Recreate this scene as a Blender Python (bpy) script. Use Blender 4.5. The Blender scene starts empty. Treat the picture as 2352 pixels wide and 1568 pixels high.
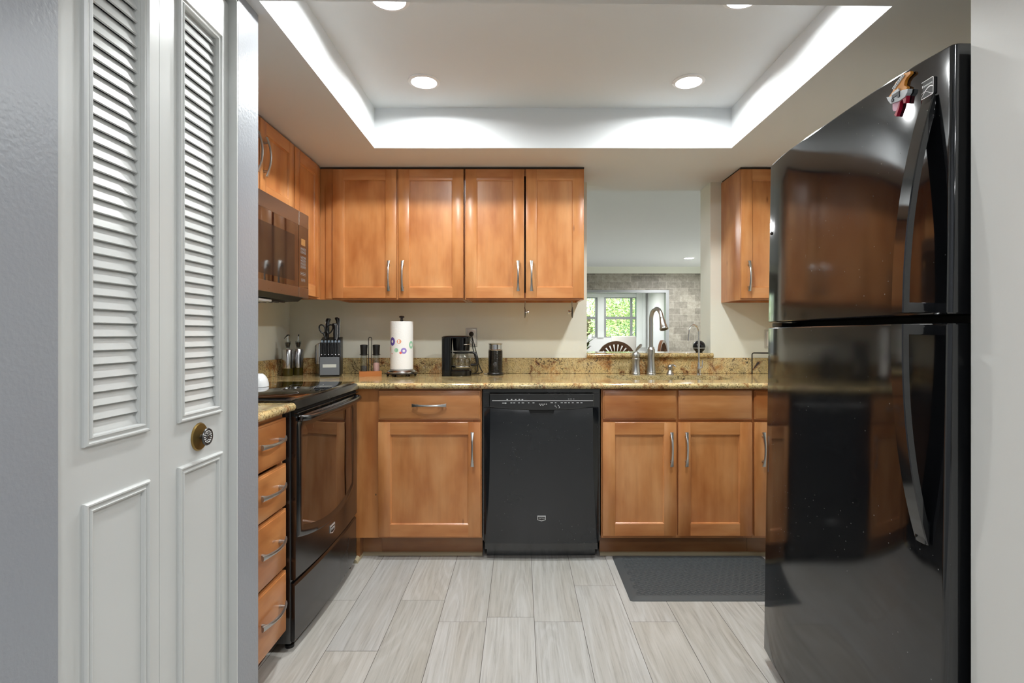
import bpy, bmesh, math, random
from mathutils import Vector, Matrix
R = math.radians
C = bpy.context.scene.collection
S = bpy.context.scene
# ---------------------------------------------------------------- camera, world, sun, exposure
cam_d = bpy.data.cameras.new('camera'); cam = bpy.data.objects.new('camera', cam_d); C.objects.link(cam)
cam.location = (0, 0, 1.163); cam.rotation_euler = (R(90), 0, 0)
cam_d.sensor_width = 36; cam_d.lens = 36 * 1250 / 2352
cam_d.shift_x = -19 / 2352; cam_d.shift_y = -16 / 2352
cam_d.clip_start = .05; cam_d.clip_end = 200
S.camera = cam
S.view_settings.view_transform = 'Standard'; S.view_settings.look = 'None'
S.view_settings.exposure = 0.1; S.view_settings.gamma = 1; S.view_settings.use_curve_mapping = False
w = bpy.data.worlds.new('sky'); S.world = w; w.use_nodes = True
nt = w.node_tree; bg = nt.nodes['Background']; sky = nt.nodes.new('ShaderNodeTexSky')
sky.sky_type = 'NISHITA'; sky.sun_disc = False; sky.sun_elevation = R(48); sky.sun_rotation = R(200)
nt.links.new(sky.outputs[0], bg.inputs[0]); bg.inputs[1].default_value = .8
sun_d = bpy.data.lights.new('sun', 'SUN'); sun = bpy.data.objects.new('sun', sun_d); C.objects.link(sun)
sun_d.energy = 7; sun_d.angle = R(1); sun_d.color = (1, .95, .86); sun.rotation_euler = (R(40), 0, R(-25))
KITCHEN_LIGHT, HALL_FILL, DINING_LIGHT = 25, 25, 25         # lens radiance of the ceiling downlights, added fill lamps included
WATTS = dict(lamp_kitchen=11, hall_fill=13.5, lamp_dining=50, bay_fill=14)    # and the power of the beam below each lens
try:
    S.cycles.max_bounces = 10; S.cycles.diffuse_bounces = 6; S.cycles.glossy_bounces = 5
    S.cycles.transparent_max_bounces = 12; S.cycles.caustics_reflective = False; S.cycles.caustics_refractive = False
    S.cycles.sample_clamp_indirect = 6
except Exception:
    pass

# ---------------------------------------------------------------- materials
def lin(c):
    return tuple(((v / 255) / 12.92 if v / 255 <= .04045 else ((v / 255 + .055) / 1.055) ** 2.4) for v in c) + (1,)
def pm(name, rgb, rough=.5, metal=0, coat=0, spec=.5, bump=0, bscale=60, emit=None):
    m = bpy.data.materials.new(name); m.use_nodes = True; n = m.node_tree; b = n.nodes['Principled BSDF']
    b.inputs['Base Color'].default_value = lin(rgb); b.inputs['Roughness'].default_value = rough
    b.inputs['Metallic'].default_value = metal; b.inputs['Coat Weight'].default_value = coat
    b.inputs['Specular IOR Level'].default_value = spec
    if emit is not None:
        b.inputs['Emission Color'].default_value = lin(emit[0]); b.inputs['Emission Strength'].default_value = emit[1]
    if bump:
        t = n.nodes.new('ShaderNodeTexCoord'); x = n.nodes.new('ShaderNodeTexNoise'); x.inputs['Scale'].default_value = bscale
        x.inputs['Detail'].default_value = 4
        bp = n.nodes.new('ShaderNodeBump'); bp.inputs['Strength'].default_value = bump; bp.inputs['Distance'].default_value = .002
        n.links.new(t.outputs['Object'], x.inputs['Vector']); n.links.new(x.outputs[0], bp.inputs['Height']); n.links.new(bp.outputs[0], b.inputs['Normal'])
    return m
class NT:                                   # small node helper
    def __init__(s, m): s.n = m.node_tree; s.b = s.n.nodes['Principled BSDF']
    def new(s, t, **k):
        o = s.n.nodes.new('ShaderNode' + t)
        for a, v in k.items():
            if a.startswith('i_'):
                key = a[2:]
                o.inputs[int(key) if key.isdigit() else key.replace('_', ' ')].default_value = v
            else: setattr(o, a, v)
        return o
    def link(s, a, b): s.n.links.new(a, b)
    def ramp(s, src, stops, interp='LINEAR'):
        r = s.new('ValToRGB'); r.color_ramp.interpolation = interp
        e = r.color_ramp.elements
        while len(e) < len(stops): e.new(.5)
        for q, (p, c) in zip(e, stops): q.position = p; q.color = c if len(c) == 4 else lin(c)
        s.link(src, r.inputs[0]); return r.outputs[0]
    def mix(s, f, a, b, mode='MIX'):
        m = s.new('Mix', data_type='RGBA', blend_type=mode)
        for key, v in ((0, f), (6, a), (7, b)):
            if hasattr(v, 'is_output'): s.link(v, m.inputs[key])
            else: m.inputs[key].default_value = v
        return m.outputs[2]
def maple(name, axis, dark=1.0):
    m = pm(name, (196, 132, 78), .3, coat=.25); h = NT(m); h.b.inputs['Coat Roughness'].default_value = .18
    tc = h.new('TexCoord'); oi = h.new('ObjectInfo')
    ad = h.new('VectorMath', operation='ADD'); sc = h.new('VectorMath', operation='SCALE'); sc.inputs['Scale'].default_value = 7.3
    h.link(oi.outputs['Random'], sc.inputs[0]); h.link(tc.outputs['Object'], ad.inputs[0]); h.link(sc.outputs[0], ad.inputs[1])
    mp = h.new('Mapping'); st = {'z': (28, 28, 2.0), 'x': (2.0, 28, 28)}[axis]; mp.inputs['Scale'].default_value = st
    h.link(ad.outputs[0], mp.inputs[0])
    fine = h.new('TexNoise', i_Scale=1.6, i_Detail=6, i_Roughness=.6); h.link(mp.outputs[0], fine.inputs['Vector'])
    mp2 = h.new('Mapping'); mp2.inputs['Scale'].default_value = {'z': (9, 9, 3.2), 'x': (3.2, 9, 9)}[axis]; h.link(ad.outputs[0], mp2.inputs[0])
    blot = h.new('TexNoise', i_Scale=1.0, i_Detail=3); h.link(mp2.outputs[0], blot.inputs['Vector'])
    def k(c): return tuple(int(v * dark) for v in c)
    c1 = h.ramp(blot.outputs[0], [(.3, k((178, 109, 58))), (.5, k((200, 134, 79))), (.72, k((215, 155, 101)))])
    c2 = h.ramp(fine.outputs[0], [(.25, (222, 214, 206)), (.5, (244, 243, 242)), (.75, (255, 255, 255))])
    col = h.mix(.55, c1, c2, 'MULTIPLY')
    mp3 = h.new('Mapping'); mp3.inputs['Scale'].default_value = {'z': (16, 16, 5), 'x': (5, 16, 16)}[axis]; h.link(ad.outputs[0], mp3.inputs[0])
    kn = h.new('TexVoronoi', i_Scale=.55); h.link(mp3.outputs[0], kn.inputs['Vector'])
    kf = h.ramp(kn.outputs['Distance'], [(.0, (1, 1, 1, 1)), (.07, (0, 0, 0, 1))])
    col = h.mix(kf, col, lin((120, 66, 30)))
    h.link(col, h.b.inputs['Base Color'])
    return m
def granite():
    m = pm('granite', (190, 165, 115), .12, coat=.3); h = NT(m); h.b.inputs['Coat Roughness'].default_value = .03
    tc = h.new('TexCoord'); P = tc.outputs['Object']
    big = h.new('TexNoise', i_Scale=4.6, i_Detail=6, i_Roughness=.6, i_Distortion=.8); h.link(P, big.inputs['Vector'])
    base = h.ramp(big.outputs[0], [(.28, (130, 122, 98)), (.42, (188, 168, 118)), (.54, (216, 190, 134)), (.62, (188, 138, 80)), (.74, (128, 80, 42))])
    med = h.new('TexNoise', i_Scale=26, i_Detail=5, i_Roughness=.65); h.link(P, med.inputs['Vector'])
    c = h.mix(h.ramp(med.outputs[0], [(.44, (0, 0, 0, 1)), (.66, (.8, .8, .8, 1))]), base, lin((216, 198, 152)))
    sp = h.new('TexNoise', i_Scale=150, i_Detail=3, i_Roughness=.7); h.link(P, sp.inputs['Vector'])
    c = h.mix(h.ramp(sp.outputs[0], [(.53, (0, 0, 0, 1)), (.61, (.9, .9, .9, 1))]), c, lin((92, 74, 48)))
    sp2 = h.new('TexNoise', i_Scale=95, i_Detail=3, i_Roughness=.75); h.link(P, sp2.inputs['Vector'])
    gate = h.new('TexNoise', i_Scale=5.5, i_Detail=4, i_Roughness=.65, i_Distortion=1.2); h.link(P, gate.inputs['Vector'])
    ml = h.new('Math', operation='MULTIPLY'); h.link(h.ramp(sp2.outputs[0], [(.5, (0, 0, 0, 1)), (.6, (1, 1, 1, 1))]), ml.inputs[0])
    h.link(h.ramp(gate.outputs[0], [(.5, (.1, .1, .1, 1)), (.62, (1, 1, 1, 1))]), ml.inputs[1])
    c = h.mix(ml.outputs[0], c, lin((58, 46, 40)))
    g2 = h.new('TexNoise', i_Scale=7.5, i_Detail=5, i_Roughness=.7, i_Distortion=2.0); g2.noise_dimensions = '4D'; g2.inputs['W'].default_value = 3.7; h.link(P, g2.inputs['Vector'])
    c = h.mix(h.ramp(g2.outputs[0], [(.55, (0, 0, 0, 1)), (.64, (.85, .85, .85, 1))]), c, lin((132, 78, 38)))
    c = h.mix(h.ramp(g2.outputs[0], [(.63, (0, 0, 0, 1)), (.68, (1, 1, 1, 1))]), c, lin((46, 38, 40)))
    h.link(c, h.b.inputs['Base Color']); return m
def planks():
    m = pm('oak_planks', (190, 186, 178), .38); h = NT(m)
    at = h.new('Attribute', attribute_name='rnd'); tc = h.new('TexCoord')
    sc = h.new('VectorMath', operation='SCALE'); sc.inputs['Scale'].default_value = 13.7; h.link(at.outputs['Fac'], sc.inputs[0])
    ad = h.new('VectorMath', operation='ADD'); h.link(tc.outputs['Object'], ad.inputs[0]); h.link(sc.outputs[0], ad.inputs[1])
    mp = h.new('Mapping'); mp.inputs['Scale'].default_value = (7, .75, 7); h.link(ad.outputs[0], mp.inputs[0])
    # the rings of flat-sawn oak: contour lines of a soft, stretched noise
    soft = h.new('TexNoise', i_Scale=1.0, i_Detail=1.5, i_Roughness=.4, i_Distortion=.3); h.link(mp.outputs[0], soft.inputs['Vector'])
    mu = h.new('Math', operation='MULTIPLY'); mu.inputs[1].default_value = 90; h.link(soft.outputs[0], mu.inputs[0])
    si = h.new('Math', operation='SINE'); h.link(mu.outputs[0], si.inputs[0])
    rings = h.ramp(si.outputs[0], [(.0, (244, 243, 241)), (1.0, (255, 255, 255))])
    mp2 = h.new('Mapping'); mp2.inputs['Scale'].default_value = (55, 2.2, 55); h.link(ad.outputs[0], mp2.inputs[0])
    fine = h.new('TexNoise', i_Scale=1.6, i_Detail=6, i_Roughness=.7); h.link(mp2.outputs[0], fine.inputs['Vector'])
    f = h.ramp(fine.outputs[0], [(.3, (205, 203, 200)), (.48, (240, 240, 239)), (.7, (255, 255, 255))])
    tone = h.ramp(at.outputs['Fac'], [(0, (188, 187, 183)), (.35, (196, 195, 192)), (.65, (192, 192, 191)), (1, (200, 198, 194))])
    warm = h.ramp(soft.outputs[0], [(.35, (242, 239, 234)), (.55, (255, 255, 255))])
    c = h.mix(.8, tone, warm, 'MULTIPLY'); c = h.mix(.9, c, rings, 'MULTIPLY'); c = h.mix(.85, c, f, 'MULTIPLY')
    h.link(c, h.b.inputs['Base Color'])
    bp = h.new('Bump', i_Strength=.15, i_Distance=.0006); h.link(fine.outputs[0], bp.inputs['Height']); h.link(bp.outputs[0], h.b.inputs['Normal'])
    return m
def stone_tile():
    m = pm('stone_tile', (150, 145, 136), .6); h = NT(m)
    tc = h.new('TexCoord'); mp = h.new('Mapping'); mp.inputs['Rotation'].default_value = (R(90), 0, 0); mp.inputs['Location'].default_value = (.05, 0.02, .03)
    h.link(tc.outputs['Object'], mp.inputs[0])
    br = h.new('TexBrick', i_Scale=1.0); br.offset = .5; br.inputs['Brick Width'].default_value = .25; br.inputs['Row Height'].default_value = .115
    br.inputs['Mortar Size'].default_value = .003; br.inputs['Color1'].default_value = lin((132, 127, 118)); br.inputs['Color2'].default_value = lin((168, 163, 152)); br.inputs['Mortar'].default_value = lin((172, 168, 158))
    h.link(mp.outputs[0], br.inputs['Vector'])
    no = h.new('TexNoise', i_Scale=16, i_Detail=8, i_Roughness=.75, i_Distortion=.3); h.link(tc.outputs['Object'], no.inputs['Vector'])
    c = h.mix(.8, br.outputs[0], h.ramp(no.outputs[0], [(.3, (160, 155, 145)), (.55, (235, 233, 228)), (.75, (255, 255, 255))]), 'MULTIPLY')
    h.link(c, h.b.inputs['Base Color']); return m
def glass_mix(name, tint=(255, 255, 255), rough=.02, base=.06, bend=.55):
    m = bpy.data.materials.new(name); m.use_nodes = True; n = m.node_tree; n.nodes.clear()
    o = n.nodes.new('ShaderNodeOutputMaterial'); mx = n.nodes.new('ShaderNodeMixShader'); t = n.nodes.new('ShaderNodeBsdfTransparent'); g = n.nodes.new('ShaderNodeBsdfGlossy')
    lw = n.nodes.new('ShaderNodeLayerWeight'); lw.inputs['Blend'].default_value = .25
    mr = n.nodes.new('ShaderNodeMapRange'); mr.inputs['To Min'].default_value = base; mr.inputs['To Max'].default_value = bend
    t.inputs[0].default_value = lin(tint); g.inputs['Roughness'].default_value = rough
    n.links.new(lw.outputs['Facing'], mr.inputs['Value']); n.links.new(mr.outputs[0], mx.inputs[0]); n.links.new(t.outputs[0], mx.inputs[1]); n.links.new(g.outputs[0], mx.inputs[2]); n.links.new(mx.outputs[0], o.inputs[0])
    return m
def smudged_black(name, rgb=(14, 15, 17), rough=.12, rmax=.3, scale=3, dust=0):
    m = pm(name, rgb, rough); h = NT(m); tc = h.new('TexCoord')
    no = h.new('TexNoise', i_Scale=scale, i_Detail=5, i_Roughness=.6); h.link(tc.outputs['Object'], no.inputs['Vector'])
    mr = h.new('MapRange'); mr.inputs['From Min'].default_value = .35; mr.inputs['From Max'].default_value = .7; mr.inputs['To Min'].default_value = rough; mr.inputs['To Max'].default_value = rmax
    h.link(no.outputs[0], mr.inputs['Value']); h.link(mr.outputs[0], h.b.inputs['Roughness'])
    if dust:
        v = h.new('TexVoronoi', i_Scale=55); v.inputs['Randomness'].default_value = 1; h.link(tc.outputs['Object'], v.inputs['Vector'])
        g = h.new('TexNoise', i_Scale=4, i_Detail=3); h.link(tc.outputs['Object'], g.inputs['Vector'])
        a = h.new('Math', operation='MULTIPLY'); h.link(h.ramp(v.outputs['Distance'], [(0, (1, 1, 1, 1)), (.075, (0, 0, 0, 1))], 'CONSTANT'), a.inputs[0]); h.link(h.ramp(g.outputs[0], [(.5, (0, 0, 0, 1)), (.58, (1, 1, 1, 1))]), a.inputs[1])
        h.link(h.mix(a.outputs[0], lin(rgb), lin((120, 120, 118))), h.b.inputs['Base Color'])
    return m
def ior(n, v): M[n].node_tree.nodes['Principled BSDF'].inputs['IOR'].default_value = v
def brushed(name, rgb, rough=.28, st=(60, 60, 2)):
    m = pm(name, rgb, rough, 1); h = NT(m); tc = h.new('TexCoord'); mp = h.new('Mapping'); mp.inputs['Scale'].default_value = st; h.link(tc.outputs['Object'], mp.inputs[0])
    no = h.new('TexNoise', i_Scale=8, i_Detail=4); h.link(mp.outputs[0], no.inputs['Vector'])
    mr = h.new('MapRange'); mr.inputs['To Min'].default_value = rough * .75; mr.inputs['To Max'].default_value = rough * 1.3; h.link(no.outputs[0], mr.inputs['Value']); h.link(mr.outputs[0], h.b.inputs['Roughness'])
    return m
def leaf_mat(name, a, b):
    m = pm(name, a, .5); h = NT(m); tc = h.new('TexCoord'); no = h.new('TexNoise', i_Scale=1.3, i_Detail=4); h.link(tc.outputs['Object'], no.inputs['Vector'])
    h.link(h.ramp(no.outputs[0], [(.35, a), (.65, b)]), h.b.inputs['Base Color']); return m
M = dict(
    wood=maple('maple', 'z'), woodx=maple('maple_across', 'x'), granite=granite(), planks=planks(), tile=stone_tile(),
    wall=pm('cream_wall_paint', (235, 236, 224), .55, bump=.12, bscale=90), grey=pm('grey_wall_paint', (152, 156, 163), .32, bump=.35, bscale=110),
    wallr=pm('white_wall_paint', (224, 224, 220), .5, bump=.1, bscale=90), ceil=pm('ceiling_paint', (226, 229, 231), .6), white=pm('white_plaster', (238, 238, 238), .6),
    door=pm('white_door_paint', (208, 210, 209), .3, bump=.06, bscale=40), gap=pm('dark_gap', (30, 28, 27), .8), subfloor=pm('plank_joint', (95, 90, 84), .8),
    nickel=brushed('brushed_nickel', (190, 191, 190), .3), steel=brushed('stainless_steel', (200, 200, 202), .2, (60, 60, 3)), bronze_steel=brushed('microwave_steel', (150, 145, 140), .3, (3, 3, 60)),
    chrome=pm('chrome', (225, 225, 228), .06, 1), black=smudged_black('black_enamel'), blackg=pm('glossy_black_plastic', (10, 10, 11), .12), blackm=pm('black_plastic', (18, 18, 19), .4), fridge=smudged_black('fridge_black', (16, 17, 19), .05, .14, 2.2, 1),
    dw=smudged_black('dishwasher_black', (20, 23, 27), .12, .36, 2.0, 1), glassblk=pm('black_glass', (7, 7, 8), .03, coat=.6), void=pm('recess_black', (5, 5, 5), .7),
    whitemark=pm('white_print', (222, 222, 222), .5), greymark=pm('grey_print', (150, 150, 150), .5), badge=pm('badge_silver', (212, 212, 212), .35, .4), orange_display=pm('amber_display', (150, 110, 66), .3),
    bowl=pm('white_ceramic', (236, 238, 240), .15, coat=.4), paper=pm('paper_towel', (240, 240, 240), .9, bump=.5, bscale=140),
    purple=pm('print_purple', (104, 84, 168), .9), lilac=pm('print_lilac', (150, 132, 204), .9), peach=pm('print_peach', (232, 166, 136), .9), mint=pm('print_mint', (152, 204, 172), .9), coral=pm('print_coral', (226, 104, 96), .9),
    bronze=pm('oil_rubbed_bronze', (56, 50, 46), .35, .7), brass=pm('aged_brass', (150, 124, 72), .35, .8), pewter=pm('dark_pewter', (96, 96, 96), .32, .9),
    glass=glass_mix('clear_glass', (236, 240, 238), .02, .1, .75), pane=glass_mix('window_glass', (250, 255, 250), .0, .03, .4), oil=pm('olive_oil', (58, 50, 16), .15), cork=pm('dark_cork', (34, 28, 24), .6),
    pepper=pm('peppercorns', (52, 46, 42), .7, bump=1, bscale=300), salt=pm('pink_salt', (232, 176, 172), .6, bump=1, bscale=300), tray=pm('tray_wood', (176, 108, 54), .4),
    block=pm('knife_block_grey', (104, 109, 116), .45), tin=pm('pale_label', (200, 204, 200), .5), rim=pm('light_trim_white', (240, 240, 240), .4),
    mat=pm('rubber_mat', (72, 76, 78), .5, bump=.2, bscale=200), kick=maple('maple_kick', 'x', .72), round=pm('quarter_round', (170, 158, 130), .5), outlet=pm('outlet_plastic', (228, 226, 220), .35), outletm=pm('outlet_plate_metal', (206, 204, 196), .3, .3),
    chair=pm('carved_chair_wood', (112, 70, 40), .3, coat=.3), tablewood=pm('table_wood', (96, 60, 36), .35), cream_fabric=pm('pale_upholstery', (214, 212, 204), .8),
    leaf=leaf_mat('tree_leaves', (126, 158, 76), (202, 210, 132)), leaf_shade=leaf_mat('shaded_leaves', (62, 92, 60), (104, 132, 96)), leafp=leaf_mat('plant_leaves', (40, 66, 28), (78, 106, 44)), bark=pm('bark', (92, 76, 58), .9), lawn=pm('lawn', (112, 140, 60), .9), hill=pm('hill', (90, 120, 110), .9), pot=pm('clay_pot', (196, 190, 180), .6),
    frame=pm('window_aluminium', (150, 152, 152), .4, .3), vinyl=pm('white_vinyl', (226, 230, 226), .4), stucco=pm('bay_plaster', (232, 232, 230), .7, bump=.8, bscale=30),
    m_orange=pm('magnet_orange', (214, 142, 52), .4), m_white=pm('magnet_white', (190, 196, 200), .4), m_pink=pm('magnet_pink', (196, 150, 170), .5), m_red=pm('magnet_red', (160, 24, 52), .35), m_dark=pm('magnet_dark', (40, 42, 46), .5),
    scis=pm('scissor_black', (14, 14, 15), .3), knifecap=pm('knife_cap', (124, 138, 150), .35, .6), speaker=pm('black_speaker', (16, 18, 24), .25), band=pm('pale_band', (200, 204, 206), .4), dryw=pm('dark_wire', (48, 46, 44), .4, .6),
    blind=pm('white_blind', (228, 232, 228), .6), plastic=pm('clear_plastic_hook', (190, 184, 168), .25), gapshade=pm('gap_shade', (66, 58, 50), .8),
)
for nm, k in (('lamp_kitchen', KITCHEN_LIGHT), ('hall_fill', HALL_FILL), ('lamp_dining', DINING_LIGHT), ('bay_fill', DINING_LIGHT)):
    M[nm] = pm(nm, (255, 255, 255), .5, emit=((250, 251, 255), k))

ior('fridge', 1.78); ior('black', 1.8); ior('dw', 1.65); ior('glassblk', 1.9)
# ---------------------------------------------------------------- mesh builder
class MB:
    def __init__(s): s.bm = bmesh.new()
    def _fin(s, vs, m, T=None):
        fs = {f for v in vs for f in v.link_faces}
        for f in fs: f.material_index = m
        if T is not None: bmesh.ops.transform(s.bm, matrix=T, verts=list(vs))
        return fs
    def box(s, x0, x1, y0, y1, z0, z1, m=0, bev=0, seg=2, T=None):
        ret = bmesh.ops.create_cube(s.bm, size=1); vs = ret['verts']
        for v in vs: v.co = Vector(((x0 + x1) / 2 + v.co.x * (x1 - x0), (y0 + y1) / 2 + v.co.y * (y1 - y0), (z0 + z1) / 2 + v.co.z * (z1 - z0)))
        s._fin(vs, m)
        if bev:
            es = list({e for v in vs for e in v.link_edges})
            r = bmesh.ops.bevel(s.bm, geom=es, offset=bev, segments=seg, affect='EDGES', profile=.5)
            vs = list({v for f in r['faces'] for v in f.verts} | {v for v in vs if v.is_valid})
        if T is not None: bmesh.ops.transform(s.bm, matrix=T, verts=vs)
        return s
    def loft(s, rings, m=0, closed=True, cap=True, T=None, loop=False):
        vr = [[s.bm.verts.new(p) for p in r] for r in rings]; n = len(rings[0]); k = len(rings)
        for i in range(k if loop else k - 1):
            a, b = vr[i], vr[(i + 1) % k]
            for j in range(n if closed else n - 1):
                try: s.bm.faces.new((a[j], a[(j + 1) % n], b[(j + 1) % n], b[j])).material_index = m
                except ValueError: pass
        if cap and not loop:
            for r in (vr[0], vr[-1]):
                if len(r) > 2:
                    try: s.bm.faces.new(r).material_index = m
                    except ValueError: pass
        if T is not None: bmesh.ops.transform(s.bm, matrix=T, verts=[v for r in vr for v in r])
        return s
    def prism(s, pts, axis, a, b, m=0, T=None):
        f = {'z': lambda p, t: (p[0], p[1], t), 'x': lambda p, t: (t, p[0], p[1]), 'y': lambda p, t: (p[0], t, p[1])}[axis]
        return s.loft([[f(p, a) for p in pts], [f(p, b) for p in pts]], m, T=T)
    def lathe(s, prof, c=(0, 0, 0), seg=32, m=0, T=None):
        rings = [[(c[0] + r * math.cos(2 * math.pi * j / seg), c[1] + r * math.sin(2 * math.pi * j / seg), c[2] + z) for j in range(seg)] for r, z in prof]
        return s.loft(rings, m, T=T)
    def tube(s, pts, r, seg=10, m=0, loop=False, T=None):
        P = [Vector(p) for p in pts]; n = len(P); rr = r if isinstance(r, (list, tuple)) else [r] * n
        up = None; rings = []
        for i, p in enumerate(P):
            if loop: t = (P[(i + 1) % n] - P[i - 1])
            else: t = (P[min(i + 1, n - 1)] - P[max(i - 1, 0)])
            t.normalize()
            if up is None:
                up = t.orthogonal().normalized()
            up = (up - t * up.dot(t)); up.normalize(); q = t.cross(up)
            rings.append([p + (up * math.cos(2 * math.pi * j / seg) + q * math.sin(2 * math.pi * j / seg)) * rr[i] for j in range(seg)])
        return s.loft(rings, m, loop=loop, T=T)
    def sphere(s, c, r, m=0, sc=(1, 1, 1), seg=20):
        ret = bmesh.ops.create_uvsphere(s.bm, u_segments=seg, v_segments=seg // 2, radius=1)
        for v in ret['verts']: v.co = Vector((c[0] + v.co.x * r * sc[0], c[1] + v.co.y * r * sc[1], c[2] + v.co.z * r * sc[2]))
        s._fin(ret['verts'], m); return s
    def face(s, pts, m=0):
        s.bm.faces.new([s.bm.verts.new(p) for p in pts]).material_index = m; return s
    def text(s, body, size, T, m=0, ext=.0004):
        cu = bpy.data.curves.new('lettering', 'FONT'); cu.body = body; cu.size = size; cu.extrude = ext; cu.align_x = 'CENTER'; cu.align_y = 'CENTER'; cu.resolution_u = 3
        o = bpy.data.objects.new('lettering', cu); C.objects.link(o)
        dg = bpy.context.evaluated_depsgraph_get(); me = bpy.data.meshes.new_from_object(o.evaluated_get(dg))
        me.transform(T)
        n0 = len(s.bm.faces); s.bm.from_mesh(me); s.bm.faces.ensure_lookup_table()
        for i in range(n0, len(s.bm.faces)): s.bm.faces[i].material_index = m
        bpy.data.objects.remove(o); bpy.data.meshes.remove(me); bpy.data.curves.remove(cu); return s
    def build(s, name, mats, parent=None, smooth=35, fix=True):
        if fix: bmesh.ops.recalc_face_normals(s.bm, faces=s.bm.faces[:])
        me = bpy.data.meshes.new(name); s.bm.to_mesh(me); s.bm.free()
        for k in (mats if isinstance(mats, (list, tuple)) else [mats]): me.materials.append(M[k] if isinstance(k, str) else k)
        if smooth:
            me.shade_smooth(); me.set_sharp_from_angle(angle=R(smooth))
        o = bpy.data.objects.new(name, me); C.objects.link(o)
        if parent is not None: o.parent = parent
        return o
def tag(o, label, cat, group=None):
    o['label'] = label; o['category'] = cat
    if group: o['group'] = group
    return o
def thing(name, label, cat, loc=(0, 0, 0), rz=0, group=None, rx=0):
    o = bpy.data.objects.new(name, None); C.objects.link(o); o.empty_display_size = .05
    o.location = loc; o.rotation_euler = (rx, 0, rz); return tag(o, label, cat, group)
def struct(o, label=None):
    o['kind'] = 'structure'
    if label: o['label'] = label
    return o
def kids(o): return [c for c in bpy.data.objects if c.parent == o]
def dup(o, loc, rz=None, label=None):
    c = o.copy(); C.objects.link(c); c.location = loc
    if rz is not None: c.rotation_euler.z = rz
    if label: c['label'] = label
    for k in kids(o):
        d = k.copy(); C.objects.link(d); d.parent = c
        for g in kids(k):
            e = g.copy(); C.objects.link(e); e.parent = d
    return c
def rrect(x0, x1, y0, y1, r, n=6):
    out = []
    for cx, cy, a in ((x1 - r, y1 - r, 0), (x0 + r, y1 - r, 90), (x0 + r, y0 + r, 180), (x1 - r, y0 + r, 270)):
        for i in range(n + 1): out.append((cx + r * math.cos(R(a + 90 * i / n)), cy + r * math.sin(R(a + 90 * i / n))))
    return out
# ---------------------------------------------------------------- the setting
ZS, ZT, ZW = 2.137, 2.3465, 2.60            # soffit, tray ceiling, top of walls
TX0, TX1, TY1 = -.7625, 1.104, 2.845
# floor: planks as separate faces over a dark joint bed
random.seed(4)
b = MB(); pw = .1934; x0 = -.1366; rnd = []
known = {-1: 2.204, 0: 5.9, 1: 2.204, -2: 2.383, -3: 2.0, -4: 2.383, 2: 2.521, 3: 2.204, 4: 1.75, -5: 1.6}
for k in range(-14, 18):
    xa, xb = x0 + pw * k + .001, x0 + pw * (k + 1) - .001
    ya = known.get(k, random.uniform(1.2, 2.4)); ya = ya - 1.22 * math.ceil((ya + 3.6) / 1.22)
    while ya < 11.3:
        b.face([(xa, ya + .001, 0), (xb, ya + .001, 0), (xb, ya + 1.2194, 0), (xa, ya + 1.2194, 0)]); rnd.append(random.random()); ya += 1.22
n_pl = len(rnd)
b.box(-2.9, 3.4, -4.9, 11.4, -.08, -.0015, 1)
fl = b.build('floor', ['planks', 'subfloor'], smooth=0)
at = fl.data.attributes.new('rnd', 'FLOAT', 'FACE')
for i in range(len(fl.data.polygons)): at.data[i].value = rnd[i] if i < n_pl else .5
struct(fl)
# ceiling: lowered soffit with a rectangular tray over the kitchen
b = MB(); fl_, fr_ = 1.589, 1.615
b.prism([(-1.6, .7), (.95, .7), (.95, 1.04), (1.85, 1.04), (1.85, 1.626), (TX1, fr_), (TX0, fl_), (-1.6, 1.577)], 'z', ZS, ZW)
b.box(-1.6, 1.85, TY1, 3.69, ZS, ZW)
b.prism([(-1.6, 1.577), (TX0, fl_), (TX0, TY1), (-1.6, TY1)], 'z', ZS, ZW)
b.prism([(1.85, 1.626), (1.85, TY1), (TX1, TY1), (TX1, fr_)], 'z', ZS, ZW)
b.box(TX0 - .02, TX1 + .02, 1.55, TY1 + .02, ZT, ZW - .01)
struct(b.build('ceiling', 'ceil', smooth=0))
b = MB(); b.box(-1.0, 1.1, -4.9, .7, 2.42, ZW); struct(b.build('ceiling_hall', 'ceil', smooth=0))
b = MB(); b.box(-2.8, 3.4, 3.69, 9.7, 2.361, ZW); struct(b.build('ceiling_dining', 'ceil', smooth=0))
# back wall with the pass-through
PX0, PX1, WB0, WB1 = .426, 1.217, 3.482, 3.675
b = MB(); b.box(-2.8, PX0, WB0, WB1, 0, ZW); b.box(PX1, 3.4, WB0, WB1, 0, ZW); b.box(PX0, PX1, WB0, WB1, 0, 1.0145); b.box(PX0, PX1, WB0, WB1, 2.143, ZW)
struct(b.build('wall_back', 'wall', smooth=0))
b = MB(); b.box(-1.6, -1.475, 1.66, WB0, 0, ZW); struct(b.build('wall_left', 'wall', smooth=0))
b = MB(); b.box(1.665, 1.85, 1.14, WB0, 0, ZW); struct(b.build('wall_right', 'wall', smooth=0))
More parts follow.
